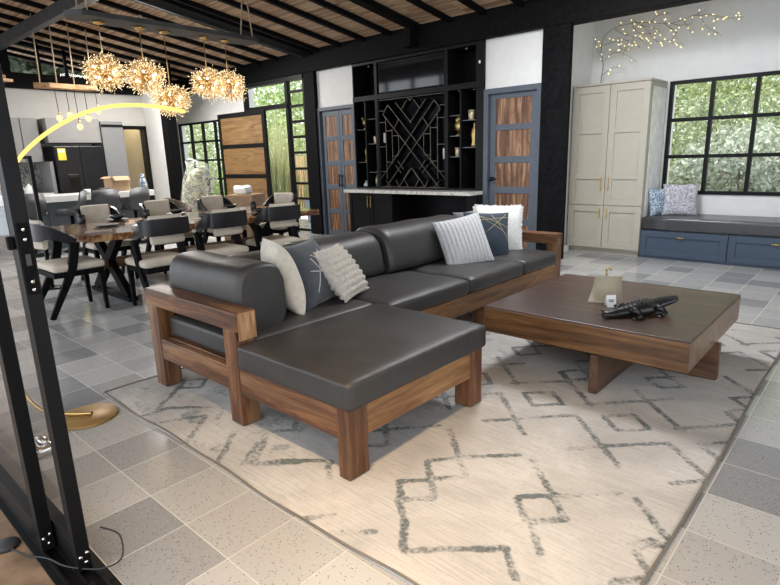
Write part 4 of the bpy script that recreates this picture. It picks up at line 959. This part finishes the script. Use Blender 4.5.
sb = B(kx+.005, kx+.02, 1.2, 3.7, .93, 1.5).build('splashback', SLAB); tag(sb, 'dark veined marble splashback under the upper cupboards', 'splashback')
lo = thing('base_cupboard', 'grey base cupboards with counter below the marble splashback', 'cupboard', (0, 0, 0)); B(kx+.01, kx+.6, 1.2, 3.7, 0, .88).build('body', KGREY, lo); B(kx+.025, kx+.64, 1.2, 3.71, .88, .92, .003).build('countertop', WHITEQ, lo)
fr = thing('refrigerator', 'black double-door refrigerator with yellow energy label', 'refrigerator', (kx+.04, 4.26, 0))
B(0, .6, -.44, .44, .02, 1.78, .006).build('body', FRIDGE, fr)
for a, b in ((-.44, -.004), (.004, .44)): B(.605, .66, a, b, .06, 1.775, .008).build('door', FRIDGE, fr)
B(.661, .664, -.27, -.09, .95, 1.25, .001).build('water_dispenser', plain('dispenser_black', (.006, .006, .006), .15), fr)
lb = B(.661, .664, -.4, -.26, 1.52, 1.74).build('energy_label', plain('yellow_paper', (.62, .5, .04), .6), fr)
m = MB(); m.box(.664, .665, -.385, -.275, 1.66, 1.72); m.build('label_panel', plain('label_white', (.7, .68, .5), .6), lb)
ke = MB(); ke.lathe([(0, 0), (.08, 0), (.085, .02), (.075, .1), (.04, .15), (.02, .16), (.02, .18), (0, .185)], 20); ke.tube(smooth_path([(.0, .06, .15), (0, .12, .13), (0, .12, .06), (0, .08, .03)]), .01, 6); ke.tube([(0, -.07, .08), (0, -.13, .14)], .015, 8, [.02, .01]); tag(ke.build('kettle', WCER, loc=(kx+.35, 3.38, .92)), 'white kettle on the counter against the dark marble', 'kettle')
# boxes and wrapped bundle behind the table
for i, (x, y, z, sx, sy, sz, rz, w) in enumerate(((-8.42, 5.6, 0, .6, .6, .5, .3, 'lower brown carton on the floor behind the dining table'), (-8.42, 5.6, .502, .5, .5, .34, .5, 'upper brown carton beside the wrapped bundle'))):
    o = thing('carton', w, 'box', (x, y, z), rz); B(-sx/2, sx/2, -sy/2, sy/2, 0, sz, .004).build('body', CARDW, o); m = MB(); m.box(-sx/2+.01, sx/2-.01, -.03, .03, sz, sz+.002); m.build('tape', plain('parcel_tape', (.5, .38, .22), .3), o)
def plastic():
    m, nt, bs = new_mat('plastic_wrap'); bs.inputs['Base Color'].default_value = (.75, .76, .76, 1); bs.inputs['Roughness'].default_value = .12
    tr = nt.nodes.new('ShaderNodeBsdfTransparent'); mx = N(nt, 'ShaderNodeMixShader'); v = coords(nt)
    f = ramp(nt, noise(nt, v, 9, 5, .65, 1.5), [(.48, (.1, .1, .1)), (.66, (.75, .75, .75))]); nt.links.new(f, mx.inputs[0]); nt.links.new(tr.outputs[0], mx.inputs[1]); nt.links.new(bs.outputs[0], mx.inputs[2]); nt.links.new(mx.outputs[0], nt.nodes['Material Output'].inputs[0])
    bump(nt, bs, noise(nt, v, 14, 4, .6, 1.0), 1.0, .03); return m
wb = thing('wrapped_bundle', 'pale rolled hide wrapped in clear plastic beside the cartons', 'bundle', (-9.05, 4.98, 0))
def lump(R_, zs, seed, n=24):
    rr = random.Random(seed); rings = []
    for z, r, ox, oy in zs: rings.append([(ox+r*math.cos(2*PI*k/n)*(1+.1*math.sin(3*2*PI*k/n+z*9)+rr.uniform(-.05, .05)), oy+r*math.sin(2*PI*k/n)*(1+.08*math.cos(2*2*PI*k/n+z*7)+rr.uniform(-.05, .05)), z+rr.uniform(-.01, .01)) for k in range(n)])
    m = MB(); m.loft(rings); return m
lump(1, [(0, .1, -.1, 0), (.1, .16, -.1, 0), (.5, .17, -.08, -.02), (.8, .2, -.02, 0), (1.05, .2, .04, .02), (1.25, .12, .1, .05), (1.3, .02, .1, .05)], 2).build('hide_roll', speck('pale_hide', (.75, .72, .48), (.3, .28, .2), 4, .025), wb)
lump(1, [(.02, .12, -.1, 0), (.15, .19, -.1, 0), (.55, .21, -.08, -.02), (.85, .25, .0, .04), (1.1, .3, .08, .1), (1.32, .24, .1, .14), (1.43, .1, .0, .02), (1.47, .02, -.04, .0)], 4).build('plastic_wrap', plastic(), wb)
m = MB(); m.rbox(-.13, .13, -.13, .13, 0, .14, .05, 8, wob=.02); m = m.build('white_parcel', WCER, loc=(-8.45, 5.58, .845)); m.rotation_euler = (0, 0, .4); tag(m, 'crumpled white parcel on top of the upper carton', 'parcel')
# wicker chair back behind table
wk = thing('wicker_chair', 'brown woven tub chair behind the far side of the dining table', 'chair', (-8.3, 4.1, 0), math.radians(-120))
WIC = plain('brown_wicker', (.12, .085, .065), .8, var=.3, nscale=60)
rings = []
for k in range(17):
    a = -PI*.62+PI*1.24*k/16; x, y = .32*math.sin(a), -.32*math.cos(a); h = .86-.2*abs(a)/2
    rings.append([(x, y, .3), (x*1.06, y*1.06, h*.7), (x*1.1, y*1.1, h), (x*1.0, y*1.0, h+.015), (x*.94, y*.94, h*.7), (x*.9, y*.9, .3)])
MB().loft(rings).build('shell', WIC, wk); MB().rbox(-.29, .29, -.26, .3, .32, .45, .05, 8).build('seat', TANF, wk)
for x in (-.22, .22):
    for y in (-.2, .24): MB().bar((x, y, 0), (x*.95, y*.95, .33), .03, .03).build('leg', BLACK, wk)

# ------------------------------------------------------------------ lit twig tree on the tall cabinet
tw = thing('twig_light', 'branching twig lights spreading along the wall above the tall cabinet', 'light decoration', (-3.22, 8.12, 2.262))
tm = MB(); tips = []; rr = random.Random(21)
def branch(p, d, L, r, depth):
    n = 6; pts = [p.copy()]; q = p.copy(); dd = d.copy()
    for k in range(n):
        dd = (dd+Vector((rr.uniform(-.18, .18), rr.uniform(-.05, .05), rr.uniform(-.2, .16)))).normalized(); q = q+dd*L/n; q.y = max(-.18, min(.09, q.y)); q.z = min(q.z, .9); pts.append(q.copy())
        if depth < 3 and k >= 1 and rr.random() < .8:
            sgn = rr.choice((-1, 1)); nd = (dd+Vector((sgn*.2, rr.uniform(-.2, .1), sgn*.75))).normalized(); branch(q.copy(), nd, L*rr.uniform(.4, .6), r*.6, depth+1)
        if depth >= 1 and rr.random() < .75: tips.append(q+Vector((rr.uniform(-.012, .012), -.008, rr.uniform(-.015, .015))))
    tips.append(q.copy()); tm.tube(pts, r, 5, [r*(1-.5*k/n) for k in range(n+1)])
TW = [[(-3.25, 2.262), (-3.25, 2.36), (-3.25, 2.55), (-3.3, 2.76), (-3.24, 2.92), (-3.1, 3.0), (-2.9, 3.03), (-2.67, 3.0), (-2.4, 2.94), (-2.19, 2.98), (-2.0, 3.04)],
 [(-2.19, 2.98), (-1.97, 2.97), (-1.77, 2.9), (-1.61, 2.89)], [(-2.85, 3.05), (-2.73, 2.95), (-2.59, 2.78), (-2.48, 2.71)], [(-2.48, 2.95), (-2.35, 2.83), (-2.38, 2.72), (-2.22, 2.67)], [(-2.08, 2.98), (-1.98, 2.83), (-1.84, 2.74)],
 [(-3.25, 2.6), (-3.1, 2.69), (-2.93, 2.64), (-2.8, 2.54)], [(-3.25, 2.42), (-3.09, 2.5), (-2.94, 2.46)], [(-3.3, 2.7), (-3.36, 2.85), (-3.33, 2.96)], [(-3.26, 2.8), (-3.02, 2.84), (-2.86, 2.79), (-2.77, 2.72)], [(-2.26, 2.96), (-2.18, 2.83), (-2.13, 2.74)],
 [(-3.13, 2.99), (-2.98, 2.9), (-2.81, 2.84), (-2.65, 2.72)], [(-2.67, 3.0), (-2.56, 3.07), (-2.41, 3.05)], [(-2.9, 3.02), (-2.8, 2.9), (-2.66, 2.86), (-2.55, 2.9)], [(-2.4, 2.94), (-2.28, 2.9), (-2.16, 2.9)], [(-3.05, 2.87), (-3.0, 2.72), (-2.9, 2.7)], [(-2.75, 2.97), (-2.6, 2.92), (-2.5, 2.82)]]
for q, P in enumerate(TW):
    P = smooth_path([(a+3.22, .0-.03*math.sin(k*1.7+q), b-2.262) for k, (a, b) in enumerate(P)], 4); n = len(P)-1
    tm.tube(P, .006, 5, [(.008 if q == 0 else .005)*(1-.55*k/n) for k in range(n+1)])
    for k in range(9 if q == 0 else 2, n+1):
        for _ in range(2):
            e = P[k]+Vector((rr.uniform(-.05, .05), rr.uniform(-.04, .02), rr.uniform(-.055, .055)))
            if rr.random() < .62: tips.append(e); tm.tube([P[k], (P[k]+e)/2+Vector((0, 0, .006)), e], .0018, 4)
tm.build('branch', plain('silver_twig', (.25, .24, .22), .6), tw)
bmb = MB().sphere((0, 0, 0), .007, 8, 6).build('bulb', emit('warm_fairy_bulb', (1, .76, .3), 1.6), tw)
rr.shuffle(tips); tips = tips[:100]; bmb.location = tips[0]
for p in tips[1:]:
    c = bmb.copy(); COL.objects.link(c); c.parent = tw; c.location = p

# ------------------------------------------------------------------ garden outside the windows
def foliage(name, label, cat, loc, size, n, leaf, mat, group=None, trunk=True, seed=1, hang=0.3):
    o = thing(name, label, cat, loc, 0, group); rr = random.Random(seed); m = MB()
    for k in range(n):
        while True:
            p = Vector((rr.uniform(-1, 1), rr.uniform(-1, 1), rr.uniform(-1, 1)))
            if .25 < p.length < 1: break
        p = Vector((p.x*size[0], p.y*size[1], size[2]*(1+p.z)*.5+.05))
        d = Vector((rr.uniform(-1, 1), rr.uniform(-1, 1), rr.uniform(-1, .6)-hang)).normalized(); sd = d.cross(Vector((rr.uniform(-1, 1), rr.uniform(-1, 1), rr.uniform(-1, 1)))).normalized()
        L = leaf*rr.uniform(.6, 1.4); w = L*.28
        m.quad(p, p+d*L*.5+sd*w, p+d*L, p+d*L*.5-sd*w)
    m.build('foliage', mat, o)
    if trunk:
        t = MB()
        for k in range(4): a = rr.uniform(0, 6.28); t.tube([(0.1*math.cos(a), .1*math.sin(a), 0), (.2*math.cos(a), .2*math.sin(a), size[2]*.4), (size[0]*.5*math.cos(a), size[1]*.5*math.sin(a), size[2]*.8)], .04, 7, [.05, .035, .015])
        t.build('stem', TRUNK, o)
    return o
G = 'shrubs beyond the bench window'
foliage('shrub', 'pale green shrub outside the left part of the bench window', 'shrub', (-3.3, 10.6, -.05), (1.3, .9, 3.3), 13000, .075, LEAF1, G, seed=1)
foliage('shrub', 'grey-green feathery shrub low outside the bench window', 'shrub', (-1.7, 10.0, -.05), (1.1, .6, 1.75), 8000, .085, LEAF3, G, seed=2)
foliage('shrub', 'bright leafy shrub outside the middle of the bench window', 'shrub', (-1.3, 11.2, -.05), (1.5, .9, 3.7), 14000, .075, LEAF1, G, seed=3)
foliage('shrub', 'green shrub outside the right part of the bench window', 'shrub', (.6, 10.8, -.05), (1.3, .9, 3.4), 10000, .075, LEAF2, G, seed=4)
foliage('shrub', 'tall shrub farther right outside the bench window', 'shrub', (2.6, 11.0, -.05), (1.4, .9, 3.4), 6000, .09, LEAF1, G, seed=5)
foliage('tree', 'dense green tree well behind the bench window shrubs', 'tree', (-3.5, 13.5, -.05), (4.5, 1.2, 5.2), 14000, .17, LEAF2, seed=6)
foliage('tree', 'bright tree seen through the transom above the entrance', 'tree', (-15.5, 13.5, -.05), (4, 1.5, 5.5), 14000, .16, LEAF2, seed=8)
foliage('tree', 'pale leafy tree outside the small grid window', 'tree', (-20.5, 11.2, -.05), (2.6, 1.0, 4.6), 10000, .13, LEAF1, seed=9)
foliage('shrub', 'fresh green shrub low outside the small grid window', 'shrub', (-16.6, 9.6, -.05), (1.0, .7, 1.5), 5000, .09, LEAF2, seed=10)
foliage('tree', 'dark tree seen through the clerestory above the kitchen', 'tree', (-22, 6.0, -.05), (1.5, 4, 8), 12000, .34, LEAFD, seed=12)
rd = thing('reed_clump', 'tall clump of reeds outside the entrance opening', 'reeds', (-12.85, 9.6, -.05))
for nm, n, hh, mat in (('reed_stalk', 420, 2.7, REED), ('base_leaf', 120, .9, LEAF2)):
    m = MB(); rr = random.Random(31)
    for k in range(n):
        x, y = rr.gauss(0, .55), rr.gauss(0, .3); h = hh*rr.uniform(.6, 1.1); lx_, ly_ = rr.gauss(0, .22), rr.gauss(0, .15); w = .012
        m.sweep([(x, y, 0), (x+lx_*.25, y+ly_*.25, h*.5), (x+lx_, y+ly_, h)], [(-w, 0), (0, .004), (w, 0)], up=(0, 1, .1), scale=[1, .8, .15])
    tag(m.build(nm, mat, rd), kind='stuff')
bk = MB(); bk.poly([(-14, 10.9), (-10.6, 10.7), (-9.2, 10.9), (-9.2, 12), (-14, 12)], -.05, 1.5); tag(bk.build('earth_bank', EARTH), 'orange earth bank behind the reeds outside the entrance', 'earth bank')
o = thing('storage_bin', 'pale blue plastic bin outside beside the reeds', 'bin', (-9.75, 8.4, -.05)); MB().loft([[(-.19, -.16, 0), (.19, -.16, 0), (.19, .16, 0), (-.19, .16, 0)], [(-.24, -.2, .55), (.24, -.2, .55), (.24, .2, .55), (-.24, .2, .55)]], smooth=False).build('body', plain('pale_blue_plastic', (.45, .58, .7), .4), o); B(-.26, .26, -.22, .22, .55, .6, .01).build('lid', plain('bin_lid', (.55, .66, .76), .4), o)

# ------------------------------------------------------------------ light
w = bpy.data.worlds.new('overcast'); scn.world = w; w.use_nodes = True; nt = w.node_tree; bg = nt.nodes['Background']
bg.inputs[0].default_value = (.86, .93, 1.0, 1); bg.inputs[1].default_value = 1.5
def area(name, loc, target, size, power, col):
    l = bpy.data.lights.new(name, 'AREA'); l.shape = 'DISK'; l.size = size; l.energy = power; l.color = col
    o = bpy.data.objects.new(name, l); COL.objects.link(o); o.location = loc; o.rotation_euler = (Vector(target)-Vector(loc)).to_track_quat('-Z', 'Y').to_euler(); return o
sl = bpy.data.lights.new('sun', 'SUN'); sl.energy = 3.2; sl.angle = math.radians(8); sl.color = (1, .95, .86); so_ = bpy.data.objects.new('sun', sl); COL.objects.link(so_)
so_.rotation_euler = Vector((.12, .5, -1)).to_track_quat('-Z', 'Y').to_euler()
pl = area('porch_ceiling_lamp', (-1.0, .6, 3.6), (-1.15, 1.0, 0), .3, 11, (1, .72, .43)); pl.data.spread = math.radians(64)
area('room_fill_light', (-2.6, 5.0, 3.3), (-2.2, 5.4, 0), 1.0, 70, (.95, .97, 1))  # added fill without a fixture, brightens the room behind the sofa
area('dining_fill_light', (-10.0, 4.85, 3.35), (-9.4, 4.4, 0), 1.2, 125, (1, .97, .92))  # unseen area light, added to lift the dark far end
area('kitchen_fill_light', (-11.3, 5.25, 3.3), (-11.3, 4.6, 0), .8, 22, (1, .94, .86))  # extra fill for the kitchen end, no real fitting behind it
area('passage_fill_light', (-13.2, 5.5, 2.8), (-13.2, 5.5, 0), .3, 14, (1, .88, .68))  # added light that brightens the tan wall through the doorway
vs = scn.view_settings; vs.view_transform = 'Standard'; vs.look = 'None'; vs.gamma = 1.0; vs.exposure = .88; vs.use_curve_mapping = False
scn.cycles.max_bounces = 10; scn.cycles.diffuse_bounces = 6; scn.cycles.transparent_max_bounces = 16; scn.cycles.sample_clamp_indirect = 8
try: scn.cycles.use_denoising = True
except Exception: pass
